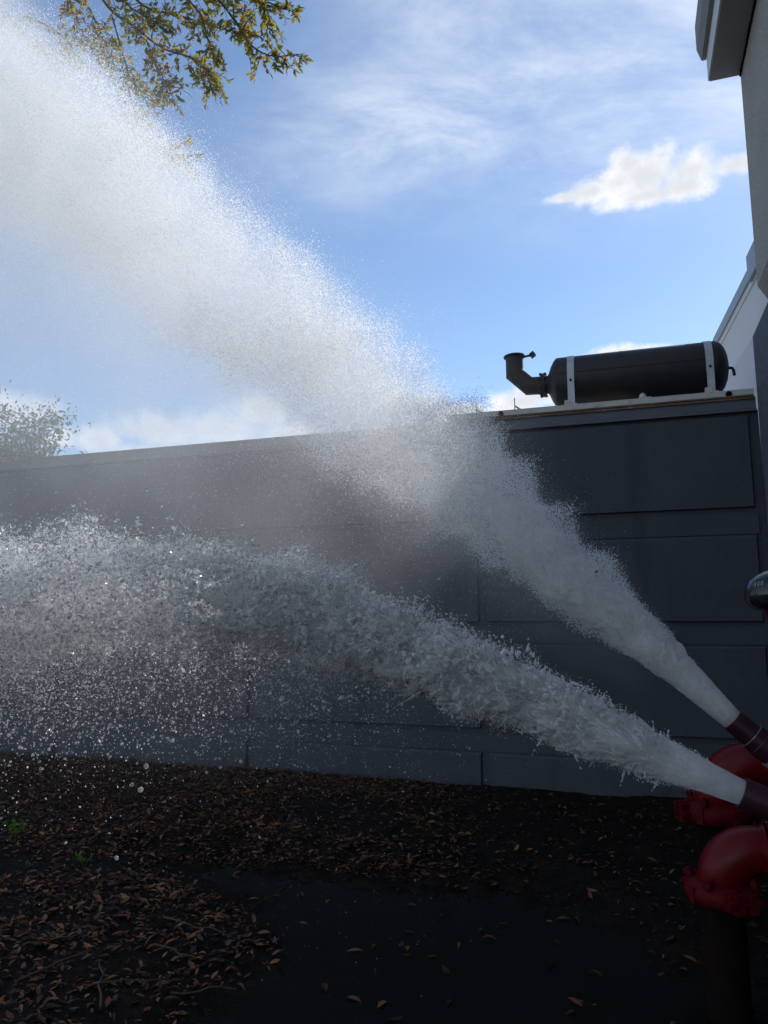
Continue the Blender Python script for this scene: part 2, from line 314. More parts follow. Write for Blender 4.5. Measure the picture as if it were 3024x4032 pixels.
    L.new(mr.outputs[0], c_.inputs[0]); L.new(a_.outputs[0], c_.inputs[1]); L.new(b_.outputs[0], c_.inputs[2]); L.new(c_.outputs[0], out.inputs[0]); M['film'] = m
    # puddle
    m, N, L, out = base('puddle_water')
    p = N.new('ShaderNodeBsdfPrincipled'); p.inputs['Base Color'].default_value = (.010, .011, .009, 1); p.inputs['Roughness'].default_value = .06; p.inputs['IOR'].default_value = 1.33
    tc = N.new('ShaderNodeTexCoord'); nb = N.new('ShaderNodeTexNoise'); nb.inputs['Scale'].default_value = 9; nb.inputs['Detail'].default_value = 4; L.new(tc.outputs['Object'], nb.inputs['Vector'])
    bp = N.new('ShaderNodeBump'); bp.inputs['Strength'].default_value = .35; bp.inputs['Distance'].default_value = .01; L.new(nb.outputs[0], bp.inputs['Height']); L.new(bp.outputs[0], p.inputs['Normal'])
    tr = N.new('ShaderNodeBsdfTransparent'); tr.inputs[0].default_value = (.35, .33, .25, 1); ms = N.new('ShaderNodeMixShader'); ms.inputs[0].default_value = .85
    L.new(tr.outputs[0], ms.inputs[1]); L.new(p.outputs[0], ms.inputs[2]); L.new(ms.outputs[0], out.inputs[0]); M['puddle'] = m
water_mats()

# ---------------------------------------------------------------- ground and puddle
POLY = np.array([(-1.5, 5.02), (-.7, 4.9), (.1, 4.62), (.75, 4.45), (1.15, 4.1), (1.25, 3.5), (1.6, 2.9), (1.7, 1.9), (-.95, 1.9), (-.86, 3.05), (-.55, 3.62), (-.78, 4.25), (-1.25, 4.7)])
def poly_sd(x, y):                                                      # signed distance, negative inside
    d = np.full(x.shape, 1e9); ins = np.zeros(x.shape, bool); n = len(POLY)
    for i in range(n):
        ax, ay = POLY[i]; bx, by = POLY[(i+1) % n]
        t = np.clip(((x-ax)*(bx-ax)+(y-ay)*(by-ay))/((bx-ax)**2+(by-ay)**2), 0, 1)
        d = np.minimum(d, np.hypot(x-ax-t*(bx-ax), y-ay-t*(by-ay)))
        c = ((ay > y) != (by > y)) & (x < (bx-ax)*(y-ay)/(by-ay+1e-12)+ax); ins ^= c
    return np.where(ins, -d, d)
def ground_h(x, y):
    x = np.asarray(x, float); y = np.asarray(y, float); p = np.stack([x, y, np.zeros_like(x)], -1).reshape(-1, 3)
    n = fbm(p+20, 2.2, 4).reshape(x.shape)-.5; n2 = fbm(p+50, 9, 3).reshape(x.shape)-.5
    sd = poly_sd(x+n*.6, y+n2*.5+n*.25)
    h = np.clip(sd*.16, -.05, .055) + n*.05 + n2*.022
    h = h + .02
    b = (x-OX)*ST + (y-OY)*CT                                          # distance to the wall
    h = h + .045*np.exp(-((b+.9)/.7)**2)*np.clip((1.2-x)/1.5, 0, 1)
    far = np.clip((np.hypot(x, y-5)-7)/6, 0, 1)
    return h*(1-far)
def axis(lo, hi, step, far):
    a = list(np.arange(lo, hi+1e-6, step)); d = step
    while a[-1] < far: d *= 1.5; a.append(a[-1]+d)
    d = step
    while a[0] > -far: d *= 1.5; a.insert(0, a[0]-d)
    return np.array(a)
gx, gy = axis(-5.5, 4.0, .035, 600), axis(1.6, 9.2, .035, 600)
X, Y = np.meshgrid(gx, gy); Z = ground_h(X, Y); nx, ny = len(gx), len(gy)
idx = np.arange(nx*ny).reshape(ny, nx)
F = np.stack([idx[:-1, :-1], idx[:-1, 1:], idx[1:, 1:], idx[1:, :-1]], -1).reshape(-1, 4)
g = link('ground', raw_mesh('ground', np.stack([X, Y, Z], -1).reshape(-1, 3), F, 4, True), M['mud'])
tag(g, 'dark wet muddy ground strewn with dead leaves', None, None, 'structure')
mb = MB(); PW = [(-2.0, 5.4), (2.2, 5.0), (2.4, 1.6), (-1.6, 1.6)]
mb.add([(x, y, .0) for x, y in PW], [(0, 3, 2, 1)])
pud = mb.build('puddle_water', M['puddle']); tag(pud, 'dark still puddle in front of the grey wall', None, None, 'structure')
GH = lambda x, y: float(ground_h(np.array([x]), np.array([y]))[0])

# ---------------------------------------------------------------- pump house with rusticated wall
ph = frame_thing('pump_house', 'low blue grey stucco pump house with grooved wall behind the water', 'building', 0, 0)
AL = -14.0
mb = MB(); mb.box(AL, -.02, .016, 5, -.2, 3.32); mb.build('wall', M['wall'], ph)
mb = MB(); mb.box(AL-.02, -.03, 0.2, 5.02, 3.323, 3.395); mb.build('roof', M['roof'], ph)
# coping: sloped cap profile
def profile(name, pts, a0, a1, mat, parent):
    mb = MB(); n = len(pts)
    mb.add([(a0, b, z) for b, z in pts]+[(a1, b, z) for b, z in pts], [(i, (i+1) % n, n+(i+1) % n, n+i) for i in range(n)]+[tuple(range(n))[::-1], tuple(range(n, 2*n))])
    return mb.build(name, mat, parent)
cop = profile('coping', [(.028, 3.30), (-.035, 3.30), (-.035, 3.315), (-.012, 3.335), (-.012, 3.425), (.19, 3.435), (.19, 3.325), (.028, 3.32)], AL, -.035, M['coping'], ph)
profile('coping_drip_edge', [(-.014, 3.428), (-.03, 3.424), (-.03, 3.408), (-.026, 3.408), (-.024, 3.42), (-.014, 3.424)], AL, -.036, M['rust'], cop)
bays = [-.095, -2.43, -4.78, -7.13, -9.48, -11.83, -13.98]
courses = [(2.47, 3.285, None), (1.515, 2.25, (2.25, 2.43)), (.57, 1.33, (1.33, 1.482)), (-.06, .37, (.37, .53))]
for z0, z1, band in courses:
    for k in range(len(bays)-1):
        if band is None:
            if k == 0: mb = MB(); mb.panel(AL+.02, bays[0], .018, -.018, z0, z1, top=.02, side=.014, bot=.008); mb.build('panel', M['wall'], ph)
            continue
        mb = MB(); mb.panel(bays[k+1]+.03, bays[k]-(.03 if k else 0), .018, -.018, z0, z1, top=.032, side=.014, bot=.008); mb.build('panel', M['wall'], ph)
    if band:
        mb = MB(); mb.panel(AL+.02, bays[0]+.02, .0175, -.001, band[0]-.004, band[1], top=.006, side=.004, bot=.001); mb.build('band', M['wall'], ph)

# ---------------------------------------------------------------- tall building at the side with deep eave
tb = frame_thing('stucco_building', 'tall tan stucco building with overhanging eave beside the pump house', 'building', 0, 0)
B0, B1 = -11.0, -.285
mb = MB(); mb.box(.075, 9, B0, B1+.02, -.2, 6.9); mb.build('wall', M['tan'], tb)
mb = MB(); mb.add([(0, B0-.01, 4.30), (.078, B0-.01, 4.16), (.078, B0-.01, 6.27), (0, B0-.01, 6.27), (0, B1, 4.215+.085), (.078, B1, 4.16), (.078, B1, 6.27), (0, B1, 6.27)],
                  [(0, 1, 2, 3), (4, 7, 6, 5), (0, 4, 5, 1), (1, 5, 6, 2), (2, 6, 7, 3), (3, 7, 4, 0)]); mb.build('upper_wall', M['tan'], tb)
mb = MB(); BB = -.1
mb.add([(-.035, B0-.02, -.2), (-.035, BB, -.2), (-.035, BB, 3.93), (.078, BB, 4.03), (.078, BB, -.2), (-.035, B0-.02, 3.93), (.078, B0-.02, 4.03), (.078, B0-.02, -.2)],
       [(0, 1, 2, 5), (1, 4, 3, 2), (5, 2, 3, 6), (0, 5, 6, 7), (0, 7, 4, 1), (7, 6, 3, 4)]); mb.build('plinth', M['plinth'], tb)
ev = MB(); ev.box(-.25, .4, B0-.3, B1-.005, 6.262, 6.52); ev = ev.build('eave', M['soffit'], tb)
mb = MB(); mb.box(-.262, -.2505, B0-.3, B1+.004, 6.275, 6.55); mb.build('fascia', M['fascia'], ev)
mb = MB(); mb.add([(-.262, B0-.3, 6.505), (-.30, B0-.3, 6.505), (-.335, B0-.3, 6.62), (-.335, B0-.3, 6.86), (-.2, B0-.3, 6.86), (-.262, B1+.03, 6.505), (-.30, B1+.03, 6.505), (-.335, B1+.03, 6.62), (-.335, B1+.03, 6.86), (-.2, B1+.03, 6.86)],
                  [(0, 1, 6, 5), (1, 2, 7, 6), (2, 3, 8, 7), (3, 4, 9, 8), (4, 0, 5, 9), (4, 3, 2, 1, 0), (5, 6, 7, 8, 9)]); mb.build('gutter', M['soffit'], ev)
mb = MB(); mb.box(-.25, 9, B0-.2, B1+.01, 6.70, 7.0); mb.build('roof', M['roof'], tb)
mb = MB()
for k in range(60):                                                      # rough sealant bead under the eave
    b = B1-.02-k*.05; mb.box(-.012-random.random()*.006, 0.0, b-.045, b, 6.235+random.random()*.012, 6.2615)
mb.build('sealant_bead', M['pipe_rust'], tb, merge=False)

# ---------------------------------------------------------------- white building farther back
P1 = at(2938, 1082, 7.2); P2 = at(2819, 1338, 8.85); zt = (P1.z+P2.z)/2
ang = math.atan2(P2.y-P1.y, P2.x-P1.x)
wb = empty('white_building', (P2.x, P2.y, 0), ang-math.pi/2); tag(wb, 'pale white flat walled building far behind the black silencer tank', 'building')
HT = zt; YN = -3.1
mb = MB(); mb.box(0, 9, YN, 0, -.2, HT-.13); mb.build('wall', M['white'], wb)
mb = MB(); mb.box(-.03, .1, YN, .03, HT-.125, HT); mb.build('parapet', M['trim'], wb)
mb = MB(); mb.box(-.012, .05, YN, .011, HT-.2, HT-.128); mb.build('cornice_strip', M['fascia'], wb)
for z1, dx, mt in ((4.39, .010, 'white_low'), (3.80, .016, 'white')):
    mb = MB(); mb.add([(-dx, .004, -.2), (-dx, YN, -.2), (-dx, YN, z1-.03), (-dx, .004, z1-.03), (.02, .004, -.2), (.02, YN, -.2), (.02, YN, z1), (.02, .004, z1)], [(0, 1, 2, 3), (3, 2, 6, 7), (0, 3, 7, 4), (1, 5, 6, 2)]); mb.build('lower_panel', M[mt], wb)
mb = MB(); mb.box(-.05, .3, YN, -1.95, HT-.17, HT+.10); mb.build('parapet_box', M['trim'], wb)
mb = MB(); mb.tube([(-.01, -.6, 3.84), (-.1, -.6, 3.83), (-.11, -.48, 3.83), (-.11, -.17, 3.82)], .014, 8); mb.build('wall_pipe', M['white'], wb)
for bb in (-.4, -1.1, -1.8):
    mb = MB(); mb.tube([(.02, bb, HT-.01), (.02, bb, HT+.09)], .005, 6); mb.build('roof_pin', M['galv'], wb)

# ---------------------------------------------------------------- rail on the roof edge, silencer tank
rl = frame_thing('mounting_rail', 'weathered white steel rail along the pump house roof edge under the tank', 'rail', 0, 0, 3.437)
mb = MB(); mb.box(-2.75, -.04, .002, .10, 0.0, .006).box(-2.75, -.04, .001, .007, .0065, .062).box(-2.75, -.04, .0, .10, .0625, .068); mb.build('channel', M['rail'], rl)
mb = MB(); mb.box(-2.70, -.05, -.012, -.001, .0005, .014); mb.build('flashing', M['rust'], rl)
mb = MB(); mb.box(-2.75, -.04, .62, .70, 0.0, .068); mb.build('back_channel', M['rail'], rl)
for a in (-2.22, -.24):
    mb = MB(); mb.lathe([(0, .001), (0, .026), (.012, .026), (.012, .012), (.02, .012), (.02, .001)], (a, .0005, .034), (0, -1, 0), 12); mb.build('anchor_washer', M['pipe_rust'], rl)
for a in (-2.05, -2.42):
    mb = MB(); mb.obox((a, .06, .085), Vector((.8, 0, -.6)), Vector((0, 1, 0)), Vector((.6, 0, .8)), .055, .02, .006); mb.tube([(a-.045, .06, .02), (a-.045, .06, .2)], .005, 6); mb.build('strut_clamp', M['rail'], rl)

mf = frame_thing('silencer_tank', 'long black cylindrical exhaust silencer strapped down on the roof rail', 'exhaust silencer', -1.0, .36, 3.505)
RZ, RR = .325, .25
mb = MB()
xs = [(-.80, 0.07), (-.795, .10), (-.79, .105), (-.765, .17), (-.735, .222), (-.715, .243), (-.70, .25), (-.70, .25), (-.115, .25), (-.115, .253), (-.105, .253), (-.105, .25), (.70, .25), (.72, .246), (.755, .225), (.785, .185), (.806, .13), (.818, .07), (.822, .001)]
mb.lathe(xs, (0, 0, RZ), (1, 0, 0), 48); body = mb.build('tank_body', M['black'], mf)
mb = MB(); mb.box(-.70, .70, -.254, -.246, RZ-.012+.03, RZ-.004+.03); mb.build('weld_seam', M['black'], body)
mb = MB(); mb.lathe([(.695, .2505), (.695, .2545), (.705, .2545), (.705, .2505)], (0, 0, RZ), (1, 0, 0), 48); mb.build('weld_seam', M['black'], body)
for a in (-.57, .64):
    mb = MB(); n = 40
    for k in range(n):                                                   # flat band round the tank and down to the rail
        t0, t1 = -.12*math.pi+k/n*1.24*math.pi, -.12*math.pi+(k+1)/n*1.24*math.pi
        q = [(a+s*.032, math.cos(t)*rr, RZ+math.sin(t)*rr) for rr in (.252, .257) for t in (t0, t1) for s in (-1, 1)]
        mb.add(q, [(0, 1, 3, 2), (4, 6, 7, 5), (0, 4, 5, 1), (2, 3, 7, 6), (0, 2, 6, 4), (1, 5, 7, 3)])
    st = mb.build('strap', M['galv'], mf)
    for s in (-1, 1):
        mb = MB(); mb.obox((a, s*.258, .155), Vector((1, 0, 0)), Vector((0, 1, 0)), Vector((0, 0, 1)), .031, .006, .155); mb.build('strap_leg', M['galv'], st)
        mb = MB(); mb.lathe([(0, .001), (0, .012), (.012, .012), (.012, .001)], (a, s*.262, .265), (0, s, 0), 6); mb.build('bolt', M['pipe_rust'], st)
    mb = MB(); mb.box(a-.065, a+.05, -.33, -.264, 0.001, .018).box(a-.06, a-.006, -.325, -.27, .0185, .055); mb.build('foot', M['rail'], mf)
mb = MB(); mb.box(.02, .13, -.33, -.26, .001, .016).lathe([(0, .03), (.03, .03), (.03, .018), (.045, .018), (.045, .001)], (.06, -.295, .0165), (0, 0, 1), 10); mb.build('foot', M['rail'], mf)
# flange and mitred outlet with rain cap
mb = MB(); mb.lathe([(-.845, .001), (-.845, .118), (-.833, .118), (-.833, .001)], (0, 0, RZ), (1, 0, 0), 28).lathe([(-.862, .001), (-.862, .118), (-.850, .118), (-.850, .001)], (0, 0, RZ), (1, 0, 0), 28).tube([(-.86, 0, RZ), (-.78, 0, RZ)], .09, 24)
fl = mb.build('flange', M['black'], mf)
for k in range(8):
    t = 2*math.pi*(k+.5)/8; y, z = .108*math.cos(t), RZ+.108*math.sin(t)
    mb = MB(); mb.tube([(-.885, y, z), (-.81, y, z)], .0085, 6).tube([(-.878, y, z), (-.864, y, z)], .016, 6).tube([(-.832, y, z), (-.818, y, z)], .016, 6); mb.build('bolt', M['black'], fl)
def mitre(pts, r, n=24):                                                 # straight pipe lengths cut and joined at an angle
    mb = MB(); pts = [Vector(p) for p in pts]; rings = []
    for i, p in enumerate(pts):
        d0 = (p-pts[i-1]).normalized() if i else None; d1 = (pts[i+1]-p).normalized() if i < len(pts)-1 else None
        d = d0 or d1; u = Vector((0, 1, 0)); w = d.cross(u); ring = []
        nrm = ((d0 or d1)+(d1 or d0)).normalized()
        for k in range(n):
            q = (u*math.cos(2*math.pi*k/n)+w*math.sin(2*math.pi*k/n))*r
            ring.append(p+q-d*(q.dot(nrm)/d.dot(nrm)))
        rings.append(ring)
    for i in range(len(pts)-1): mb.add(rings[i]+rings[i+1], [(k, (k+1) % n, n+(k+1) % n, n+k) for k in range(n)], True)
    return mb
mb = mitre([(-.85, 0, RZ), (-.985, 0, RZ+.005), (-1.125, 0, RZ+.145), (-1.125, 0, RZ+.31)], .088); ou = mb.build('outlet_pipe', M['black'], mf)
mb = MB(); mb.lathe([(0, .001), (0, .108), (.012, .108), (.022, .08), (.026, .001)], (-1.125, 0, RZ+.318), (-.03, 0, 1), 24); cp = mb.build('rain_cap', M['black'], mf)
mb = MB(); mb.tube([(-1.03, 0, RZ+.315), (-.96, 0, RZ+.322)], .012, 8).obox((-.945, 0, RZ+.325), Vector((.8, 0, .6)), Vector((0, 1, 0)), Vector((-.6, 0, .8)), .025, .03, .022); mb.build('counterweight', M['black'], cp)
mb = MB(); mb.tube([(.80, -.05, RZ-.02), (.845, -.06, RZ-.03), (.855, -.06, RZ-.05), (.86, -.06, RZ-.1)], .014, 8); mb.build('drain_elbow', M['black'], mf)

# ---------------------------------------------------------------- red pipework
def elbow(name, label, a, b, zf, od, rb, mat, bolt_turn):
    r = od/2; t = frame_thing(name, label, 'pipe elbow', a, b, 0)
    mb = MB(); pts = [(0, 0, zf-.02), (0, 0, zf)]
    for k in range(1, 19): q = k/18*math.pi/2; pts.append((rb-rb*math.cos(q), 0, zf+rb*math.sin(q)))
    pts.append((rb+.02, 0, zf+rb)); rad = [r*1.02]*2+[r*(1+.11*math.sin(math.pi*k/18)) for k in range(1, 19)]+[r*1.02]
    mb.tube(pts, rad, 40); e = mb.build('bend', mat, t)
    mb = MB(); mb.lathe([(rb+.004, r*1.03), (rb+.004, r*1.1), (rb+.018, r*1.1), (rb+.018, r*1.03)], (0, 0, zf+rb), (1, 0, 0), 40).lathe([(rb+.03, r), (rb+.03, r*1.1), (rb+.05, r*1.1), (rb+.05, r)], (0, 0, zf+rb), (1, 0, 0), 40); mb.build('collar', mat, t)
    mb = MB(); mb.tube([(0, 0, -.25), (0, 0, zf-.01)], r*.96, 32); mb.build('riser', M['pipe_rust'], t)
    mb = MB(); mb.tube([(rb+.05, 0, zf+rb), (max(rb+.3, -a-.02), 0, zf+rb)], r*.93, 32); mb.build('branch_pipe', M['steelpipe'] if od < .2 else M['red_dull'], t)
    # split coupling: two housing halves, bolt pads, bolts
    h = .041*od/.168
    prof = [(-h*1.05, r*1.0), (-h*1.05, r*1.22), (-h*.7, r*1.5), (-h*.3, r*1.62), (h*.3, r*1.62), (h*.7, r*1.5), (h*1.05, r*1.22), (h*1.05, r*1.0)]
    for half in range(2):
        mb = MB(); t0 = bolt_turn+half*math.pi+.10; n = 22; st = (math.pi-.20)/n; zc = zf-h*.5
        ring = lambda q: [(rr*math.cos(q), rr*math.sin(q), zc+hh) for hh, rr in prof]
        m_ = len(prof)
        for k in range(n): mb.add(ring(t0+k*st)+ring(t0+(k+1)*st), [(i, i+1, m_+i+1, m_+i) for i in range(m_-1)], True)
        for q, fl_ in ((t0, 1), (t0+n*st, -1)): mb.add(ring(q), [tuple(range(m_))[::fl_]])
        for q, sg in ((t0, 1), (t0+n*st, -1)):                           # bolt pads
            er = Vector((math.cos(q), math.sin(q), 0)); et = Vector((-math.sin(q), math.cos(q), 0))
            mb.obox(er*(r*1.70)+et*sg*.012+Vector((0, 0, zc)), er, et, Vector((0, 0, 1)), r*.22, .016, h*.85)
        for q in (t0+.55, t0+1.57, t0+2.6):                               # cast ribs
            er = Vector((math.cos(q), math.sin(q), 0)); et = Vector((-math.sin(q), math.cos(q), 0))
            mb.obox(er*(r*1.6)+Vector((0, 0, zc)), er, et, Vector((0, 0, 1)), r*.06, r*.16, h*.7)
        mb.build('coupling_half', M['red_dull'], t, merge=False)
        q = bolt_turn+half*math.pi; er = Vector((math.cos(q), math.sin(q), 0)); et = Vector((-math.sin(q), math.cos(q), 0)); c0 = er*(r*1.74)+Vector((0, 0, zc))
        mb = MB(); mb.tube([c0-et*.07, c0+et*.075], .010, 8); mb.lathe([(.04, .001), (.04, .019), (.058, .019), (.058, .001)], c0, et, 6).lathe([(.04, .001), (.04, .019), (.056, .019), (.056, .001)], c0, -et, 6); mb.build('bolt', M['red_dull'], t)
    for q in (bolt_turn+.75, bolt_turn+2.2, bolt_turn+3.9, bolt_turn+5.3):   # small studs standing on the coupling
        mb = MB(); x, y = r*1.42*math.cos(q), r*1.42*math.sin(q); mb.tube([(x, y, zf-h), (x, y, zf+h*1.2)], .011, 8).lathe([(h*.5, .001), (h*.5, .02), (h*1.0, .02), (h*1.0, .001)], (x, y, zf), (0, 0, 1), 6); mb.build('stud', M['red_dull'], t)
    return t
elbow('pipe_elbow', 'nearer glossy red pipe elbow standing on bolted coupling at ground corner', -.862, -3.45, .478, .17, .148, M['red'], R_(-62))
elbow('pipe_elbow', 'farther red pipe elbow half hidden behind the lower water jet', -.765, -2.4, .555, .219, .225, M['red'], R_(200))

def hose_valve(label, a, b, z, elev, r, L1):
    t = frame_thing('hose_outlet', label, 'hose outlet', a, b, z); ax = Vector((math.cos(elev), 0, -math.sin(elev)))
    mb = MB(); mb.lathe([(0, r*.86), (0, r), (.075*L1, r*1.0), (.075*L1, r*.9)], (0, 0, 0), ax, 40).lathe([(.0, r*.86), (.10, r*.86)], (0, 0, 0), ax, 40); mb.build('outlet_tube', M['maroon'], t)
    mb = MB(); mb.lathe([(.0755*L1, r*.9), (.0755*L1, r*1.13), (.105*L1, r*1.15), (.107*L1, r*1.19), (.135*L1, r*1.19), (.137*L1, r*1.14), (.19*L1, r*1.17), (.19*L1, r*.9)], (0, 0, 0), ax, 40); c = mb.build('coupling', M['maroon'], t)
    mb = MB(); mb.lathe([(.0745*L1, r*1.10), (.0745*L1, r*1.136), (.0775*L1, r*1.14), (.0775*L1, r*1.1)], (0, 0, 0), ax, 40); mb.build('rim', M['edge'], c)
    u = ax.orthogonal().normalized(); w = ax.cross(u)
    for k in range(26):                                                  # raised marks cast round the swivel
        q = 2*math.pi*k/26; rr = r*1.172; p = ax*(.165*L1)+(u*math.cos(q)+w*math.sin(q))*rr; er = (u*math.cos(q)+w*math.sin(q)); et = ax.cross(er)
        mb = MB() if k == 0 else mb; mb.obox(p, ax, et, er, .010*(.6+.4*random.random()), .004+.002*random.random(), .0022)
    mb.build('cast_lettering', M['lettering'], c, merge=False)
    mb = MB(); mb.lathe([(.191*L1, r*.9), (.191*L1, r*1.05), (.25*L1, r*1.05), (.26*L1, r*1.35), (.36*L1, r*1.4), (.40*L1, r*1.1), (.40*L1, .001)], (0, 0, 0), ax, 32); mb.build('valve_body', M['red_dull'], t)
    end = ax*(.36*L1); mb = MB(); mb.tube([end, end+Vector((.12, 0, -.03)), Vector((-a-.03, 0, end.z-.06))], r*.95, 24); mb.build('feed_pipe', M['red'], t)
    return t
V1 = (-.838, -3.95, 1.173); V2 = (-.90, -4.58, 1.059)
E1 = R_(41.5); E2 = R_(22)
hose_valve('upper maroon hose outlet throwing the steep misty spray', *V1, E1, .0415, 1.0)
hose_valve('lower maroon hose outlet throwing the flatter splashing jet', *V2, E2, .041, 1.0)
# valve with black domed handwheel cap at the frame edge
hw = frame_thing('handwheel_valve', 'glossy black domed valve handwheel on a red stem at the edge', 'valve', -.735, -4.3, 1.575)
axd = Vector((-.22, -.08, 1)).normalized()
mb = MB(); mb.lathe([(0, .03), (.0, .06), (.012, .076), (.03, .083), (.05, .082), (.07, .074), (.088, .058), (.100, .036), (.106, .014), (.107, .001)], -axd*.02, axd, 40); dm = mb.build('domed_wheel', M['blackplastic'], hw)
mb = MB(); mb.lathe([(-.06, .001), (-.06, .034), (-.035, .04), (-.02, .034), (-.02, .001)], (0, 0, 0), axd, 20); mb.build('bonnet', M['red_dull'], hw)
mb = MB(); mb.tube([-axd*.05, Vector((.05, 0, -.18)), Vector((.28, 0, -.3)), Vector((.70, 0, -.32))], [.026, .028, .04, .04], 20); mb.build('stem_pipe', M['red_dull'], hw)
fc = bpy.data.curves.new('lettering', 'FONT'); fc.body = '105'; fc.size = .022; fc.extrude = .0012; fc.align_x = 'CENTER'
fo = bpy.data.objects.new('lettering_curve', fc); C.objects.link(fo); bpy.context.view_layer.update()
tm = bpy.data.meshes.new_from_object(fo.evaluated_get(bpy.context.evaluated_depsgraph_get())); bpy.data.objects.remove(fo)
q1 = Vector((-.62, -.78, .25)).normalized(); u = axd; wv = (q1-axd*q1.dot(axd)).normalized(); side = u.cross(wv)
pos = -axd*.02+axd*.072+wv*.074; nrm = (wv*.75+axd*.66).normalized(); upv = (axd*.75-wv*.66).normalized(); rt = upv.cross(nrm)
lo = link('lettering', tm, M['lettering'], hw); lo.matrix_local = Matrix(((rt.x, upv.x, nrm.x, pos.x), (rt.y, upv.y, nrm.y, pos.y), (rt.z, upv.z, nrm.z, pos.z), (0, 0, 0, 1)))

# ---------------------------------------------------------------- leaves
def leaf_shape(length, width, curl, fold, n=3):                          # a bent pointed leaf, base at origin along +x
    v = [(0, 0, 0)]; f = []
    for i in range(1, n):
        t = i/n; w = width*.5*math.sin(math.pi*t**.85)**.9; z = curl*math.sin(math.pi*t)
        v += [(length*t, -w, z+fold*w), (length*t, 0, z), (length*t, w, z+fold*w)]
    v.append((length, 0, -curl*.3)); e = len(v)-1
    f += [(0, 1, 2), (0, 2, 3)]
    for i in range(n-2):
        o = 1+3*i; f += [(o, o+3, o+4), (o, o+4, o+1), (o+1, o+4, o+5), (o+1, o+5, o+2)]
    o = e-3; f += [(o, e, o+1), (o+1, e, o+2)]
    return np.array(v, float), np.array(f, int)
def euler_mats(n, tilt, yaw=None):
    yaw = RNG.random(n)*2*np.pi if yaw is None else yaw; p = RNG.normal(0, tilt, n); r = RNG.normal(0, tilt, n)
    cz, sz, cp_, sp_, cr, sr = np.cos(yaw), np.sin(yaw), np.cos(p), np.sin(p), np.cos(r), np.sin(r)
    m = np.empty((n, 3, 3))
    m[:, 0] = np.stack([cz*cp_, cz*sp_*sr-sz*cr, cz*sp_*cr+sz*sr], 1); m[:, 1] = np.stack([sz*cp_, sz*sp_*sr+cz*cr, sz*sp_*cr-cz*sr], 1); m[:, 2] = np.stack([-sp_, cp_*sr, cp_*cr], 1)
    return m
def scatter_mesh(name, pos, mats, scale, shapes, tone):
    vs, fs, tn, o = [], [], [], 0
    which = RNG.integers(0, len(shapes), len(pos))
    for k, (sv, sf) in enumerate(shapes):
        s = which == k; n = s.sum()
        if not n: continue
        v = np.einsum('nij,mj->nmi', mats[s], sv)*scale[s][:, None, None]+pos[s][:, None, :]
        vs.append(v.reshape(-1, 3)); fs.append((sf[None]+(np.arange(n)*len(sv))[:, None, None]+o).reshape(-1, 3)); tn.append(np.repeat(tone[s], len(sv))); o += n*len(sv)
    me = raw_mesh(name, np.concatenate(vs), np.concatenate(fs), 3)
    at_ = me.attributes.new('tone', 'FLOAT', 'POINT'); at_.data.foreach_set('value', np.concatenate(tn).astype(np.float32))
    return me
def shape_mesh(name, sh):
    me = bpy.data.meshes.new(name); me.from_pydata([tuple(v) for v in sh[0]], [], [tuple(int(i) for i in f) for f in sh[1]]); me.update(); return me
DSH = [leaf_shape(1, .36, .06, .25), leaf_shape(1, .34, .09, .3), leaf_shape(1, .42, -.08, .1), leaf_shape(1, .24, .1, .8), leaf_shape(1, .38, .10, -.2)]
def on_ground(n, dens):
    out = []
    while sum(map(len, out)) < n:
        x = RNG.uniform(-6.2, 3.2, 60000); y = RNG.uniform(1.9, 9.4, 60000)
        b = (x-OX)*ST+(y-OY)*CT; keep = (b < -.03)
        p = dens(x, y, b)*keep; s = RNG.random(60000) < p; out.append(np.stack([x[s], y[s]], 1))
    return np.concatenate(out)[:n]
def dens_litter(x, y, b):
    n = fbm(np.stack([x, y, x*0], 1)+9, 1.6, 3); sd = poly_sd(x+(n-.5)*.5, y)
    d = np.clip((n-.22)*4.5, .08, 1)*np.clip(sd*9+.7, 0, 1)
    right = np.clip((1.0-x)/.9, .16, 1)                                   # the bank thins out towards the pipes
    return d*right*np.where(y > 3.6, 1, .8)
pts = on_ground(42000, dens_litter); n = len(pts); dup_h = ground_h(pts[:, 0], pts[:, 1])
pos = np.column_stack([pts, dup_h+RNG.random(n)*.022+.003])
lit = link('leaf_litter', scatter_mesh('leaf_litter', pos, euler_mats(n, .24), np.clip(RNG.lognormal(math.log(.034), .42, n), .009, .068), DSH, RNG.random(n)), M['dead_attr'])
tag(lit, 'thick brown litter of small dead oak leaves on the ground', 'leaf litter', None, 'stuff')
dms = [shape_mesh('fallen_leaf', s) for s in DSH]
for m_ in dms: m_.materials.append(M['dead_obj'])
def put_leaf(x, y, z, sc, label, group, tilt=.25):
    o = bpy.data.objects.new('fallen_leaf', random.choice(dms)); C.objects.link(o); o.location = (x, y, z); o.scale = (sc,)*3
    o.rotation_euler = (random.gauss(0, tilt), random.gauss(0, tilt), random.random()*6.283); tag(o, label, 'leaf', group)
near = on_ground(215, lambda x, y, b: dens_litter(x, y, b)*np.clip((5.6-y)/2, 0, 1)*(np.abs(x) < y*.52))
for x, y in near: put_leaf(x, y, GH(x, y)+.024+random.random()*.01, random.uniform(.04, .068), 'single brown dead leaf lying on top of the leaf litter', 'dead leaves on the bank')
k = 0
while k < 80:
    x, y = random.uniform(-1.1, 2.2), random.uniform(2.5, 5.0)
    if poly_sd(np.array([x]), np.array([y]))[0] > -.06 and x < 1.0 or abs(x) > y*.53: continue
    z = max(.003, GH(x, y)+.004); k += 1
    put_leaf(x, y, z, random.uniform(.045, .085), 'single wet leaf floating on or stranded by the dark puddle', 'leaves in the puddle', .05)
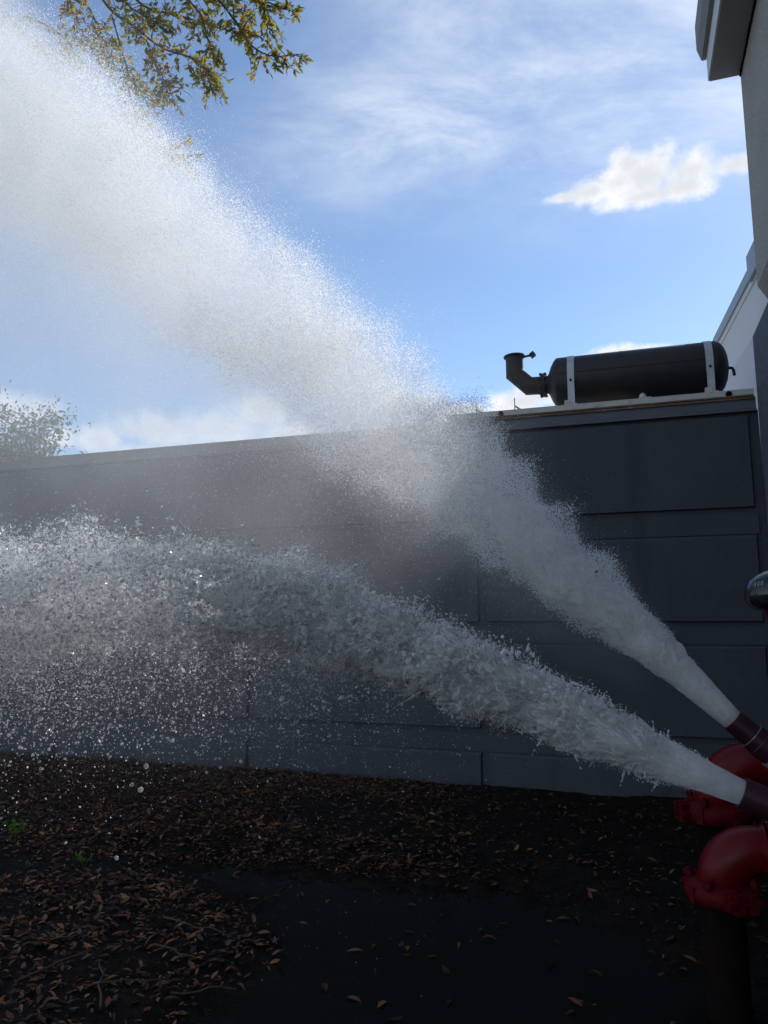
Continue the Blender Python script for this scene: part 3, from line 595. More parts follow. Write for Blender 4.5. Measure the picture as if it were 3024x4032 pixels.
# twigs lying about
def polyline_tube(pts, r0, r1, name, mat, parent=None, n=6):
    mb = MB(); m_ = len(pts); mb.tube(pts, [r0+(r1-r0)*i/(m_-1) for i in range(m_)], n); return mb.build(name, mat, parent, merge=False)
TWL = ['dark straight twig running off the bottom edge of the leaf bank', 'twig angled across the dark straight one at the bottom edge', 'thin twig by the tip of the puddle pointing at the wall', 'long thin twig along the puddle rim beside the leaf bank',
       'stubby thick twig on the leaf bank next to the puddle rim', 'thickest twig lying steeply in the bottom corner leaves', 'short twig in the middle of the front leaf bank', 'tiny twig near the seedling in the dark ground', 'pale twig half afloat at the front end of the puddle', 'very thin twig standing out over the dark puddle middle']
for i, (px, py, L_, an, r) in enumerate([(390, 3960, .42, 112, .008), (470, 3960, .3, 20, .007), (560, 3500, .3, -30, .006), (760, 3720, .35, -25, .007), (690, 3830, .22, -20, .009), (210, 3900, .35, 60, .011), (260, 3770, .26, 30, .006), (1640, 3290, .16, -60, .007), (800, 3950, .26, 15, .008), (1060, 3550, .4, 70, .004)]):
    d = ray(px, py); t = -CAMZ/d.z; x0, y0 = d.x*t, d.y*t; an = R_(an); pts = []
    for s in range(6):
        q = (s/5-.5)*L_; x, y = x0+math.cos(an)*q+random.gauss(0, .006), y0+math.sin(an)*q+random.gauss(0, .006)
        pts.append((x, y, max(GH(x, y), 0)+.022+r))
    o = polyline_tube(pts, r*.62, r*.35, 'fallen_twig', M['twig']); tag(o, TWL[i], 'twig', 'dead twigs on the ground')
# green weeds
wsh = [shape_mesh('weed_leaf', leaf_shape(1, .5, .1, .3)), shape_mesh('weed_leaf', leaf_shape(1, .38, .18, .2))]
for m_ in wsh: m_.materials.append(M['weed'])
for px, py, dep, hgt, nl, lab in [(60, 3330, None, .16, 26, 'leafy green weed growing out of the litter at the picture edge'), (330, 3440, None, .11, 16, 'small pale green weed in the leaf litter near the puddle tip'),
                                   (620, 2985, None, .26, 18, 'blurred green weed at the foot of the grey wall'), (2030, 3370, None, .05, 7, 'tiny green seedling in the dark ground near the pipes'), (120, 3440, None, .05, 8, 'tiny green seedling below the leafy weed')]:
    d = ray(px, py); t = -(CAMZ-.03)/d.z; x0, y0 = d.x*t, d.y*t
    w_ = empty('weed_plant', (x0, y0, max(GH(x0, y0), 0)-.01)); tag(w_, lab, 'weed')
    for k in range(max(2, nl//4)):
        an = random.random()*6.28; tip = Vector((math.cos(an)*hgt*.5, math.sin(an)*hgt*.5, hgt*random.uniform(.6, 1)))
        polyline_tube([(0, 0, 0), tip*.5+Vector((0, 0, hgt*.12)), tip], .0025, .001, 'stem', M['weed'], w_, 5)
        for j in range(4):
            o = bpy.data.objects.new('leaf', random.choice(wsh)); C.objects.link(o); o.parent = w_; o.location = tip*random.uniform(.45, 1); o.scale = (random.uniform(.25, .42)*min(hgt, .16),)*3
            o.rotation_euler = (random.gauss(0, .5), random.gauss(-.3, .5), random.random()*6.28)

# ---------------------------------------------------------------- oak overhead
oak = empty('oak_tree', (-5.6, 4.6, 0)); tag(oak, 'live oak whose leafy branches hang into the sky above the spray', 'tree')
ro = Vector((-5.6, 4.6, 0)); loc = lambda p: Vector(p)-ro
branches = []                                                             # (points, r0, r1) in world space
def br(pts, r0, r1):
    pts = [Vector(p) for p in pts]; sm = []
    for i in range(len(pts)-1):
        p0, p1, p2, p3 = pts[max(i-1, 0)], pts[i], pts[i+1], pts[min(i+2, len(pts)-1)]
        for k in range(4):
            t = k/4; sm.append(.5*((2*p1)+(p2-p0)*t+(2*p0-5*p1+4*p2-p3)*t*t+(3*p1-p0-3*p2+p3)*t**3))
    sm.append(pts[-1]); branches.append((sm, r0, r1)); return sm
trunk = MB(); tp = [(0, 0, -.3), (.02, 0, .2), (.05, .03, 1.2), (0, .1, 2.6), (.1, .15, 4.0), (.25, .2, 5.2)]
trunk.tube(tp, [.36, .30, .25, .23, .2, .16], 14); trunk.build('trunk', M['bark'], oak)
D = 5.2
limb = br([ro+Vector((.25, .2, 5.1)), (-4.4, 4.9, 6.3), (-3.2, 5.1, 7.0), at(120, -330, D), at(420, -140, D), at(800, -120, D-.1)], .12, .025)
limb2 = br([ro+Vector((.2, .2, 4.9)), (-4.6, 5.2, 6.0), at(-250, -220, D+.5), at(100, -130, D+.5), at(330, 20, D+.4)], .09, .014)
limb3 = br([ro+Vector((.2, .2, 5.1)), (-5.6, 4.2, 7.2), (-5.0, 3.6, 8.4), (-4.4, 3.2, 9.0)], .12, .03)
limb4 = br([ro+Vector((.2, .2, 5.1)), (-6.6, 5.6, 6.6), (-7.4, 6.4, 7.6)], .1, .03)
sub = [([(300, -180), (420, 20), (520, 100), (640, 190), (760, 232), (842, 310)], .013, 0), ([(420, -140), (560, 20), (700, 60), (860, 110), (960, 130)], .012, .15), ([(700, -120), (850, -10), (930, 90), (990, 180), (1075, 222), (1168, 214)], .012, -.1),
       ([(440, 60), (475, 180), (500, 270), (525, 330), (590, 395)], .008, .05), ([(560, 110), (600, 220), (640, 300), (672, 365)], .007, -.1), ([(720, 210), (790, 258), (815, 300), (830, 338)], .006, .1),
       ([(800, -120), (980, -30), (1080, 20), (1150, 45)], .01, 0), ([(600, -130), (720, -20), (790, 60), (820, 160), (850, 230)], .009, -.2), ([(250, -200), (330, -10), (380, 90), (420, 190), (440, 260)], .010, .25),
       ([(100, 60), (230, 130), (300, 220)], .008, .5), ([(480, 260), (520, 400), (535, 480), (560, 540), (600, 585)], .006, .3), ([(500, -140), (640, -60), (760, -20), (900, 20), (1000, 60)], .010, .2), ([(0, 20), (80, 120), (160, 190), (240, 240)], .008, .4), ([(560, 520), (610, 570), (680, 600), (705, 625)], .005, .3),
       ([(900, -110), (1010, -10), (1060, 60), (1040, 150)], .008, .05), ([(350, -100), (450, -20), (560, 60), (640, 80)], .008, -.25), ([(150, -250), (250, -60), (300, 60), (330, 150)], .009, .1)]
twig_pts = []
for pl, r, dd in sub:
    s = br([at(u, v, D+dd+random.uniform(-.05, .05)) for u, v in pl], r, .003)
    m_ = len(s)
    for i in range(m_//5, m_): twig_pts.append((s[i], (s[min(i+1, m_-1)]-s[max(i-1, 0)]).normalized(), i/m_))
shoots = []
for p, d, t in twig_pts:
    for k in range(3 if t > .3 else 2):
        if random.random() < .12: continue
        sd = (d*.55+Vector((random.gauss(0, .6), random.gauss(0, .6), random.gauss(-.15, .5)))).normalized(); L_ = random.uniform(.06, .26)*(1.15-.5*t)
        q = [p, p+sd*L_*.5+Vector((0, 0, .01)), p+sd*L_+Vector((0, 0, -.02))]; branches.append((q, .0032, .0016)); shoots.append((q, sd))
mbs = MB()
for s, r0, r1 in branches[:4]: polyline_tube([loc(p) for p in s], r0, r1, 'limb', M['bark'], oak, 10)
for s, r0, r1 in branches[4:4+len(sub)]: polyline_tube([loc(p) for p in s], r0, r1, 'branch', M['bark'], oak, 6)
for s, r0, r1 in branches[4+len(sub):]: mbs.tube([loc(p) for p in s], [r0, (r0+r1)/2, r1], 4, cap=False)
tag(mbs.build('twigs', M['bark'], oak, merge=False), None, None, None, 'stuff')
OSH = [leaf_shape(1, .40, .05, .25), leaf_shape(1, .34, .12, .4), leaf_shape(1, .46, -.05, .15)]
oms = [shape_mesh('leaf', s) for s in OSH]
for m_ in oms: m_.materials.append(M['live_obj'])
lp, ld = [], []
for q, sd in shoots:
    for k in range(random.randint(5, 10)):
        t = random.random()**.6; p = q[0].lerp(q[2], t); lp.append(p); ld.append((sd*.7+Vector((random.gauss(0, .7), random.gauss(0, .7), random.gauss(-.1, .6)))).normalized())
def look(d):
    x = d; y = x.cross(Vector((random.gauss(0, 1), random.gauss(0, 1), random.gauss(0, 1)))).normalized(); z = x.cross(y); return Matrix((x, y, z)).transposed()
inview = []
for i, p in enumerate(lp):
    u = p-Vector((0, 0, CAMZ)); yy = u.y*math.cos(PITCH)+u.z*math.sin(PITCH); v = -u.y*math.sin(PITCH)+u.z*math.cos(PITCH)
    px, py = 1512+FPX*u.x/yy, 2016-FPX*v/yy
    if 300 < px < 1250 and 0 < py < 500: inview.append(i)
random.shuffle(inview); solo = set(inview[:300])
mats, sc, ps = [], [], []
for i, (p, d) in enumerate(zip(lp, ld)):
    s = random.uniform(.04, .068); m_ = look(d)
    if i in solo:
        o = bpy.data.objects.new('leaf', random.choice(oms)); C.objects.link(o); o.parent = oak; mm = m_.to_4x4()*1.0
        o.matrix_local = Matrix.Translation(loc(p)) @ m_.to_4x4() @ Matrix.Scale(s, 4)
    else: mats.append(np.array(m_)); sc.append(s); ps.append(loc(p))
for (c, rad, cnt) in [((-5.4, 4.4, 7.6), (2.0, 1.6, 1.5), 3800), ((-4.2, 4.0, 8.4), (1.5, 1.4, 1.0), 2400), ((-6.8, 5.8, 7.6), (1.4, 1.4, 1.2), 1800), ((-3.2, 4.9, 7.9), (1.1, 1.0, .6), 1300)]:   # rest of the crown, outside the picture
    cl = RNG.normal(0, .5, (60, 3))*np.array(rad)+np.array(c)
    pp = cl[RNG.integers(0, 60, cnt)]+RNG.normal(0, .16, (cnt, 3))
    for p in pp: mats.append(np.array(look(Vector(RNG.normal(0, 1, 3)).normalized()))); sc.append(random.uniform(.05, .09)); ps.append(loc(p))
cr = link('crown', scatter_mesh('crown', np.array([tuple(p) for p in ps]), np.array(mats), np.array(sc), OSH, RNG.random(len(ps))), M['live_attr'], oak); cr['kind'] = 'stuff'

# far tree behind the pump house
c0 = at(-60, 1830, 21); ft = empty('far_tree', (c0.x-.5, c0.y, 0)); tag(ft, 'hazy round topped tree far behind the left end of the wall', 'tree')
mb = MB(); mb.tube([(0, 0, -.2), (.05, 0, 2), (0, .1, 5.4)], [.3, .24, .15], 10); mb.build('trunk', M['bark'], ft)
fp, top = [], []
tips = []
for k in range(46):
    an, el = random.random()*6.28, random.uniform(-.1, 1.2); L_ = random.uniform(1.6, 3.7)*(1 if el < .8 else .8)
    tip = Vector((math.cos(an)*math.cos(el)*L_, math.sin(an)*math.cos(el)*L_, 4.0+math.sin(el)*L_*.95+1.3)); tips.append(tip)
    if k < 20: polyline_tube([(0, .1, 4.9), tuple(tip*.5+Vector((0, 0, 2.7))), tuple(tip)], .07, .012, 'branch', M['bark'], ft, 5)
for tip in tips:
    for j in range(330):
        q = tip+Vector((random.gauss(0, .36), random.gauss(0, .36), random.gauss(0, .26))); fp.append(tuple(q))
n = len(fp); fm = np.array([np.array(look(Vector(RNG.normal(0, 1, 3)).normalized())) for _ in range(n)])
o = link('crown', scatter_mesh('crown', np.array(fp), fm, RNG.uniform(.09, .16, n), OSH, RNG.random(n)), M['far_leaf'], ft); o['kind'] = 'stuff'

# ---------------------------------------------------------------- water
class Path:
    def __init__(s, rows):                                                # rows: a, z, radius (building axes, b fixed)
        r = np.array(rows, float); d = np.r_[0, np.cumsum(np.hypot(np.diff(r[:, 0]), np.diff(r[:, 1])))]; s.L = d[-1]
        s.u = np.linspace(0, s.L, 400)
        k = np.ones(25)/25
        def sm(c):
            y = np.interp(s.u, d, r[:, c]); yp = np.r_[2*y[0]-y[12:0:-1], y, 2*y[-1]-y[-2:-14:-1]]; return np.convolve(yp, k, 'valid')
        s.a, s.z, s.r = sm(0), sm(1), sm(2); s.ta, s.tz = np.gradient(s.a, s.u), np.gradient(s.z, s.u); l = np.hypot(s.ta, s.tz); s.ta /= l; s.tz /= l
    def at(s, u): return [np.interp(u, s.u, q) for q in (s.a, s.z, s.r, s.ta, s.tz)]
    def place(s, u, n, b):                                                 # n across in the (a,z) plane (upper side positive), b sideways
        a, z, r, ta, tz = s.at(u); return np.stack([a + n*tz, b, z - n*ta], 1)
J1 = Path([(-.838, 1.173, .037), (-.95, 1.287, .050), (-1.076, 1.414, .074), (-1.314, 1.625, .118), (-1.477, 1.79, .158), (-1.81, 2.135, .225), (-2.322, 2.575, .285), (-2.86, 3.03, .335), (-3.238, 3.40, .36), (-3.62, 3.76, .41), (-4.0, 4.05, .48), (-4.7, 4.45, .58)])
J2 = Path([(-.90, 1.059, .036), (-.99, 1.095, .046), (-1.098, 1.136, .064), (-1.296, 1.215, .083), (-1.51, 1.315, .100), (-1.741, 1.39, .117), (-1.99, 1.475, .135), (-2.258, 1.545, .158), (-2.548, 1.605, .180), (-2.859, 1.62, .195), (-3.192, 1.61, .208), (-3.7, 1.58, .225)])
def flecks(name, c, size, mat, parent):
    n = len(c); e = RNG.normal(0, 1, (n, 3)); e /= np.linalg.norm(e, axis=1)[:, None]; h = RNG.normal(0, 1, (n, 3)); g_ = np.cross(e, h); g_ /= np.linalg.norm(g_, axis=1)[:, None]
    v = np.stack([c+e*size[:, None], c+(-.5*e+.866*g_)*size[:, None]*RNG.uniform(.6, 1.2, (n, 1)), c+(-.5*e-.866*g_)*size[:, None]], 1).reshape(-1, 3)
    o = link(name, raw_mesh(name, v, np.arange(3*n).reshape(-1, 3), 3), mat, parent); o['kind'] = 'stuff'; return o
ICO = None
def drops(name, c, rad, mat, parent, sub=1):
    bm = bmesh.new(); bmesh.ops.create_icosphere(bm, subdivisions=sub, radius=1); sv = np.array([v.co[:] for v in bm.verts]); sf = np.array([[v.index for v in f.verts] for f in bm.faces]); bm.free()
    n = len(c); st = RNG.uniform(.75, 1.35, (n, 1, 3)); v = np.einsum('nij,nmj->nmi', euler_mats(n, .8), sv[None]*st)*rad[:, None, None]+c[:, None, :]
    f = (sf[None]+(np.arange(n)*len(sv))[:, None, None]).reshape(-1, 3)
    o = link(name, raw_mesh(name, v.reshape(-1, 3), f, 3, True), mat, parent); o['kind'] = 'stuff'; return o

def films(name, c, size, mat, parent):
    n = len(c); e = RNG.normal(0, 1, (n, 3)); e /= np.linalg.norm(e, axis=1)[:, None]; g_ = np.cross(e, RNG.normal(0, 1, (n, 3))); g_ /= np.linalg.norm(g_, axis=1)[:, None]; k_ = np.cross(e, g_)
    q = np.linspace(-1, 1, 3); xx, yy = [w.ravel() for w in np.meshgrid(q, q)]; sh = np.where(np.abs(xx*yy) > .9, .70, 1.0); asp = np.where(RNG.random((n, 1)) < .35, RNG.uniform(.10, .25, (n, 1)), RNG.uniform(.4, 1, (n, 1)))
    x = xx[None]*sh/np.sqrt(asp)+RNG.normal(0, .18, (n, 9)); y = (yy[None]*sh+RNG.normal(0, .18, (n, 9)))*np.sqrt(asp)
    h = RNG.normal(0, .6, (n, 1))*x*x+RNG.normal(0, .6, (n, 1))*y*y+RNG.normal(0, .5, (n, 1))*x*y+RNG.normal(0, .12, (n, 9)); S = size[:, None, None]
    v = c[:, None, :]+S*(e[:, None]*x[..., None]+g_[:, None]*y[..., None]+k_[:, None]*h[..., None])
    f = np.array([(r*3+k, r*3+k+1, r*3+k+4, r*3+k+3) for r in range(2) for k in range(2)])
    o = link(name, raw_mesh(name, v.reshape(-1, 3), (f[None]+(np.arange(n)*9)[:, None, None]).reshape(-1, 4), 4, True), mat, parent); o['kind'] = 'stuff'; return o
def stretched(path, u, n, b): return np.stack([u*.55, n, b], 1)
def clump(path, u, n, b, sc, lo, hi, seed):
    return np.clip((fbm(stretched(path, u, n, b)+seed, sc, 4)-lo)/(hi-lo), 0, 1)
def sample_jet(path, N, upow, spread, soft, u0=0.0, u1=None, clumpy=.7, sc=7, seed=3, ragged=0.0, shell=0.0):
    outs = []; got = 0; u1 = u1 or path.L
    uu = np.linspace(u0, u1, 300); w = (np.interp(uu, path.u, path.r))**upow; cw = np.cumsum(w); cw /= cw[-1]
    while got < N:
        m_ = N*2; u = np.interp(RNG.random(m_), cw, uu); r = np.interp(u, path.u, path.r)
        q = (shell+(1-shell)*RNG.random(m_))**.5; q = q*spread + np.abs(RNG.normal(0, soft, m_))*np.clip(u/.6, .08, 1); ph_ = RNG.random(m_)*2*np.pi
        r = r*(1+ragged*np.clip(u/.4, 0, 1)*(2.6*(fbm(np.stack([u*9, np.cos(ph_)*1.2, np.sin(ph_)*1.2], 1)+seed, 1.0, 3)-.5)))
        n_, b_ = q*r*np.cos(ph_), q*r*np.sin(ph_)
        lim = clump(path, u, n_, b_, sc, .30, .62, seed); cl = clumpy*np.clip(u/.5, 0, 1) if not callable(clumpy) else clumpy(u); keep = RNG.random(m_) < (1-cl)+cl*lim
        outs.append((u[keep], n_[keep], b_[keep])); got += keep.sum()
    return [np.concatenate([o[i] for o in outs])[:N] for i in range(3)]

# upper jet: a narrow white stream that bursts into fine spray
jet1 = frame_thing('water_jet', 'steep upper jet of white spray bursting up from the maroon outlet', 'water jet', 0, V1[1])
u, n_, b_ = sample_jet(J1, 950000, .6, .92, .14, .02, None, .9, 5.0, 3, .38); P = J1.place(u, n_, b_)
flecks('spray', P, np.interp(u, [0, .5, 1.5, 5], [.0019, .0024, .0023, .0020])*RNG.uniform(.6, 1.4, len(u)), M['spray'], jet1)
u, n_, b_ = sample_jet(J1, 200000, 1.9, 1.0, .45, .15, None, .55, 9, 31, .3); P = J1.place(u, n_, b_)
P[:, 2] -= np.where(RNG.random(len(u)) < .4, RNG.exponential(.5, len(u)), RNG.exponential(.08, len(u)))*np.clip((u-.7)/1.0, 0, 1)
flecks('mist_fringe', P, np.interp(u, [0, 1, 5], [.0013, .0017, .0019])*RNG.uniform(.5, 1.3, len(u)), M['spray'], jet1)
def core(path, L_, scale, name, mat, parent, amp, nseg, nr, pu, pr):
    us = np.linspace(-.03, L_, nseg); th = np.linspace(0, 2*np.pi, nr, endpoint=False); Ug, Tg = np.meshgrid(us, th, indexing='ij'); u = Ug.ravel(); t = Tg.ravel()
    r = np.interp(u, path.u, path.r)*scale*np.interp(u, pu, pr); fade = np.clip(u/.25, 0, 1)
    q3 = lambda k, m_, sd: np.stack([u*k, np.cos(t)*m_, np.sin(t)*m_], 1)+sd
    n1 = fbm(q3(14, 1.6, 4), 1, 3)-.5; n2 = fbm(q3(40, 4.5, 9)+n1[:, None]*1.5, 1, 3); n3 = fbm(q3(110, 11, 2), 1, 2)-.5
    torn = np.clip(n2-.5, 0, 1)**1.3*4.2                                  # sharp tongues standing out of the stream
    r = r*(1+fade*amp*(1.7*n1*np.clip(u/.5, 0, 1)+torn*np.clip(u/.5, .15, 1)*.42+.36*n3))*np.where(u > L_-.25, np.sqrt(np.clip((L_-u)/.25, 0.001, 1)), 1)
    u = u+fade*amp*r*(torn*.25+n3*.8)                                       # tongues lean forward with the flow
    v = path.place(u, r*np.cos(t), r*np.sin(t)); idx = np.arange(len(u)).reshape(nseg, nr)
    f = np.stack([idx[:-1], np.roll(idx[:-1], -1, 1), np.roll(idx[1:], -1, 1), idx[1:]], -1).reshape(-1, 4)
    return link(name, raw_mesh(name, v, f, 4, True), mat, parent)
core(J1, 1.25, 1.0, 'stream', M['aerated_water'], jet1, .55, 420, 110, [0, .3, .7, 1.25], [1, .95, .75, .2])

# lower jet: solid stream breaking up into sheets, strings and drops
jet2 = frame_thing('water_jet', 'lower jet of clear splashing water arching flat across the wall', 'water jet', 0, V2[1])
core(J2, 1.75, .92, 'stream', M['aerated_water'], jet2, .9, 760, 190, [0, .12, .5, 1.0, 1.75], [1, .95, .86, .74, .3])
def splash_points():
    Ps, Rs = [], []
    # lumps
    u, n_, b_ = sample_jet(J2, 46000, .55, .86, .05, .10, None, lambda u: np.interp(u, [.3, .9, 1.3, 1.7], [.15, .8, 1.0, 1.0]), 9, 13, .55, .30); P = J2.place(u, n_, b_)
    kp = RNG.random(len(u)) < np.interp(u, [.4, .8, 1.1, 1.4, 1.8], [0, .04, .2, .35, .05]); P, u = P[kp], u[kp]
    Ps.append(P); Rs.append(np.interp(u, [0, .6, 1.5, 3], [.0060, .0072, .0066, .0058])*RNG.uniform(.75, 1.35, len(u)))
    # strings of water
    K = 3400; UE = 1.7; u, n_, b_ = sample_jet(J2, K, .9, .92, .10, .2, UE, .95, 10, 13, .4, .5); P = J2.place(u, n_, b_)
    rad = np.stack([n_*np.interp(u, J2.u, J2.tz), b_, -n_*np.interp(u, J2.u, J2.ta)], 1); rad /= np.linalg.norm(rad, axis=1)[:, None]+1e-6
    T = np.stack([np.interp(u, J2.u, J2.ta), u*0, np.interp(u, J2.u, J2.tz)], 1)
    d = T*RNG.normal(.25, .6, (K, 1))+rad*RNG.uniform(.2, 1.0, (K, 1))+RNG.normal(0, .45, (K, 3)); d /= np.linalg.norm(d, axis=1)[:, None]
    ln = RNG.uniform(.008, .030, K)*np.interp(u, [0, .5, 2], [.5, 1, 1.25]); cv = RNG.normal(0, .45, (K, 3)); r0 = np.interp(u, [0, 1, 3], [.0040, .0042, .0040])*RNG.uniform(.7, 1.3, K)
    for s in np.linspace(0, 1, 9):
        Ps.append(P+d*(ln*s)[:, None]+cv*(ln*s*s)[:, None]); Rs.append(r0*(1-.5*s)+(.0015 if s > .99 else 0))
    return np.concatenate(Ps), np.concatenate(Rs)
SP, SR = splash_points()
def fluid_mesh(P, R, vox):
    me = bpy.data.meshes.new('splash_points'); me.vertices.add(len(P)); me.vertices.foreach_set('co', P.astype(np.float32).ravel())
    ra = me.attributes.new('rad', 'FLOAT', 'POINT'); ra.data.foreach_set('value', R.astype(np.float32))
    ob = bpy.data.objects.new('splash_points', me); C.objects.link(ob)
    ng = bpy.data.node_groups.new('fluid', 'GeometryNodeTree'); ng.interface.new_socket('Geometry', in_out='INPUT', socket_type='NodeSocketGeometry'); ng.interface.new_socket('Geometry', in_out='OUTPUT', socket_type='NodeSocketGeometry')
    N, L = ng.nodes, ng.links; gi, go = N.new('NodeGroupInput'), N.new('NodeGroupOutput'); mp, pv, vm, na = N.new('GeometryNodeMeshToPoints'), N.new('GeometryNodePointsToVolume'), N.new('GeometryNodeVolumeToMesh'), N.new('GeometryNodeInputNamedAttribute')
    na.data_type = 'FLOAT'; na.inputs[0].default_value = 'rad'
    pv.resolution_mode = 'VOXEL_SIZE'; pv.inputs['Voxel Size'].default_value = vox; vm.inputs['Threshold'].default_value = .1; vm.inputs['Adaptivity'].default_value = .0
    L.new(gi.outputs[0], mp.inputs['Mesh']); L.new(na.outputs['Attribute'], mp.inputs['Radius']); L.new(mp.outputs[0], pv.inputs['Points']); L.new(na.outputs['Attribute'], pv.inputs['Radius']); L.new(pv.outputs[0], vm.inputs[0]); L.new(vm.outputs[0], go.inputs[0])
    md = ob.modifiers.new('fluid', 'NODES'); md.node_group = ng; bpy.context.view_layer.update()
    res = bpy.data.meshes.new_from_object(ob.evaluated_get(bpy.context.evaluated_depsgraph_get())); bpy.data.objects.remove(ob); bpy.data.node_groups.remove(ng); bpy.data.meshes.remove(me)
    res.materials.clear(); res.name = 'splash'; res.polygons.foreach_set('use_smooth', np.ones(len(res.polygons), bool)); res.update()
    return res
sm_ = fluid_mesh(SP, SR, .0042); SPN = len(sm_.polygons)
spl = link('splash', sm_, M['broken_water'], jet2)
u, n_, b_ = sample_jet(J2, 6500, 1.6, 1.0, .12, .45, None, .93, 9, 13, .5); P = J2.place(u, n_, b_)
films('water_films', P, np.interp(u, [.3, 1, 3], [.004, .006, .007])*np.clip(RNG.lognormal(0, .45, len(u)), .3, 2.0), M['film'], jet2)
# loose drops round the splash
u, n_, b_ = sample_jet(J2, 12000, 2.4, 1.0, .34, .9, None, .5, 11, 17); P = J2.place(u, n_, b_); low = RNG.random(len(u)) < np.clip((u-.7)/1.6, 0, .55)
P[low, 2] -= RNG.exponential(.16, low.sum())*np.clip((u[low]-.6)/1.2, 0, 1.15); P[:, 1] += RNG.normal(0, .08, len(u))
zk = np.interp(P[:, 2], [.1, .7, 1.0, 1.12], [.02, .04, .3, 1]); ok = (RNG.random(len(P)) < zk) & (P[:, 2] > .1); P = P[ok]
drops('droplets', P, RNG.lognormal(math.log(.0030), .38, len(P)), M['bead'], jet2, 1)
u, n_, b_ = sample_jet(J2, 1300, 2.2, 1.0, .42, 1.0, None, .4, 11, 23); P = J2.place(u, n_, b_); low = RNG.random(len(u)) < .5; P[low, 2] -= RNG.exponential(.2, low.sum())*np.clip((u[low]-.7)/1.2, 0, 1)
P = P[(RNG.random(len(P)) < np.interp(P[:, 2], [.1, .7, 1.0, 1.12], [.02, .05, .3, 1])) & (P[:, 2] > .1)]; drops('droplets', P, np.clip(RNG.lognormal(math.log(.0052), .28, len(P)), .003, .0075), M['drop'], jet2, 2)
u, n_, b_ = sample_jet(J2, 270000, 1.6, .96, .16, .1, None, .97, 8, 13, .5); P = J2.place(u, n_, b_); low = RNG.random(len(u)) < np.clip((u-.7)/1.8, 0, .4)
P[low, 2] -= RNG.exponential(.22, low.sum())*(RNG.random(low.sum()) < .35); FS = np.interp(u, [0, 1.2, 2.0], [1, 1, 1.1]); kk = (RNG.random(len(P)) < np.interp(P[:, 2], [.1, .7, 1.0, 1.12], [.02, .05, .3, 1])) & (P[:, 2] > .05); P, FS = P[kk], FS[kk]; flecks('fine_spray', P, np.clip(FS*RNG.lognormal(math.log(.0017), .42, len(P)), .0007, .006), M['spray'], jet2)

u, n_, b_ = sample_jet(J2, 110000, .8, .92, .08, .12, 1.9, .7, 10, 13, .4, .45); P = J2.place(u, n_, b_)
flecks('fine_spray', P, RNG.lognormal(math.log(.0013), .4, len(P)), M['spray'], jet2)

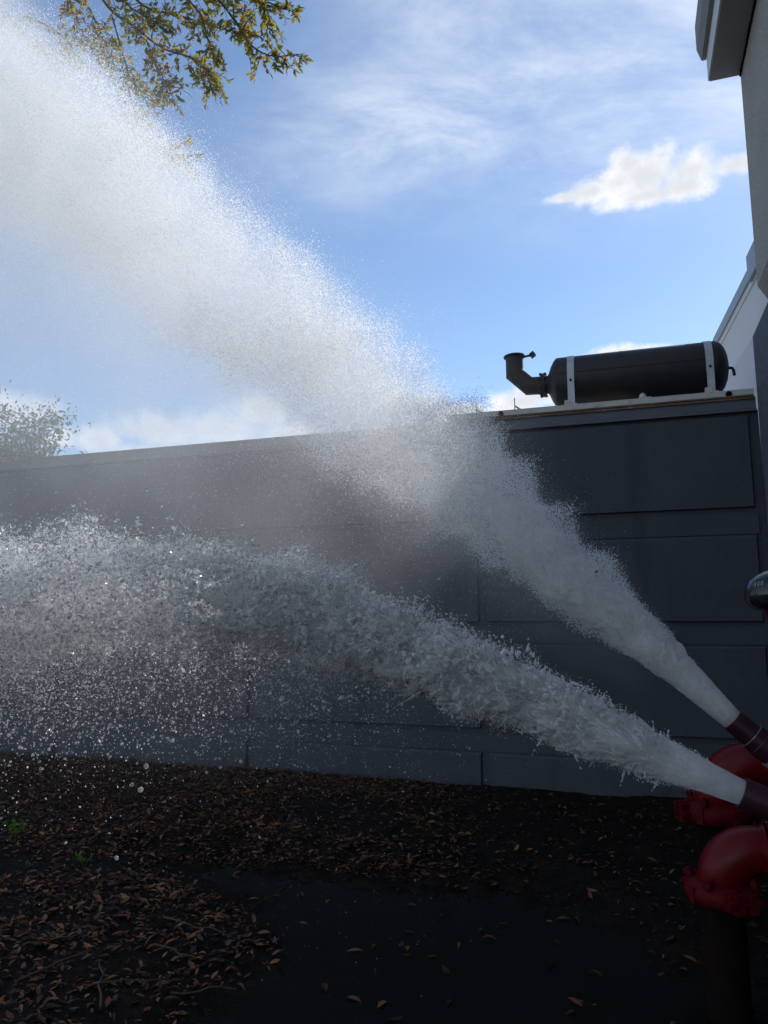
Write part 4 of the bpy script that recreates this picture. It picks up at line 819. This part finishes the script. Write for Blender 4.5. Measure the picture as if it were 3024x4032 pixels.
# drifting veil of mist between the jets and the wall
def mist_volume():
    m = bpy.data.materials.new('drifting_mist'); m.use_nodes = True; N, L = m.node_tree.nodes, m.node_tree.links; N.clear()
    out = N.new('ShaderNodeOutputMaterial'); pv = N.new('ShaderNodeVolumePrincipled'); L.new(pv.outputs[0], out.inputs['Volume'])
    pv.inputs['Color'].default_value = (.97, .975, .98, 1); pv.inputs['Anisotropy'].default_value = .35
    tc = N.new('ShaderNodeTexCoord'); sp = N.new('ShaderNodeSeparateXYZ'); L.new(tc.outputs['Object'], sp.inputs[0])
    def MA(op, a, b=None, clamp=False):
        n = N.new('ShaderNodeMath'); n.operation = op; n.use_clamp = clamp
        for i, v in enumerate((a, b)):
            if v is None: continue
            if hasattr(v, 'links'): L.new(v, n.inputs[i])
            else: n.inputs[i].default_value = v
        return n.outputs[0]
    a, b, z = sp.outputs
    zj = MA('ADD', MA('MULTIPLY', MA('ADD', a, .838), -.905), 1.17); d = MA('SUBTRACT', zj, z)          # height below the jet axis
    below = MA('EXPONENT', MA('MULTIPLY', MA('MAXIMUM', d, 0.0), -.5)); above = MA('EXPONENT', MA('MULTIPLY', MA('MINIMUM', d, 0.0), 3.2))
    along = MA('MULTIPLY', MA('ADD', a, 1.25), -.42, True)
    bb = MA('MULTIPLY', MA('ADD', b, 3.6), .95); side = MA('EXPONENT', MA('MULTIPLY', MA('MULTIPLY', bb, bb), -1.0))
    low = MA('MULTIPLY', MA('SUBTRACT', z, .7), .6, True)
    n = N.new('ShaderNodeTexNoise'); n.inputs['Scale'].default_value = 1.6; n.inputs['Detail'].default_value = 3; L.new(tc.outputs['Object'], n.inputs['Vector'])
    nn = MA('MULTIPLY', MA('SUBTRACT', n.outputs[0], .22), 2.2, True)
    dn = MA('MULTIPLY', MA('MULTIPLY', MA('MULTIPLY', below, above), MA('MULTIPLY', along, side)), MA('MULTIPLY', MA('MULTIPLY', low, nn), MIST))
    rr = MA('ADD', MA('MULTIPLY', MA('ADD', a, 1.8), -.085), .25); q = MA('DIVIDE', MA('MULTIPLY', d, .74), rr); qb = MA('DIVIDE', MA('ADD', b, 3.95), rr)
    n5 = N.new('ShaderNodeTexNoise'); n5.inputs['Scale'].default_value = 4.5; n5.inputs['Detail'].default_value = 4; L.new(tc.outputs['Object'], n5.inputs['Vector'])
    e2 = MA('ADD', MA('MULTIPLY', q, q), MA('MULTIPLY', qb, qb)); body = MA('EXPONENT', MA('MULTIPLY', MA('MULTIPLY', e2, e2), -1.1))
    body = MA('MULTIPLY', MA('MULTIPLY', body, MA('MULTIPLY', MA('ADD', a, 1.0), -.9, True)), MA('MULTIPLY', MA('SUBTRACT', n5.outputs[0], .25), 2.2, True))
    L.new(MA('ADD', dn, MA('MULTIPLY', body, PLUME)), pv.inputs['Density']); return m
MIST, PLUME = .75, 2.6
mb = MB(); mb.box(-7.6, -1.0, -5.9, -.6, .3, 6.6); veil = mb.build('mist', mist_volume(), None); veil.location = W(0, 0, 0); veil.rotation_euler = (0, 0, -TH)
tag(veil, 'thin grey veil of drifting mist between the jets and wall', 'mist', None, 'stuff')
cy.volume_bounces = 4; cy.volume_step_rate = 2.0; cy.volume_max_steps = 128
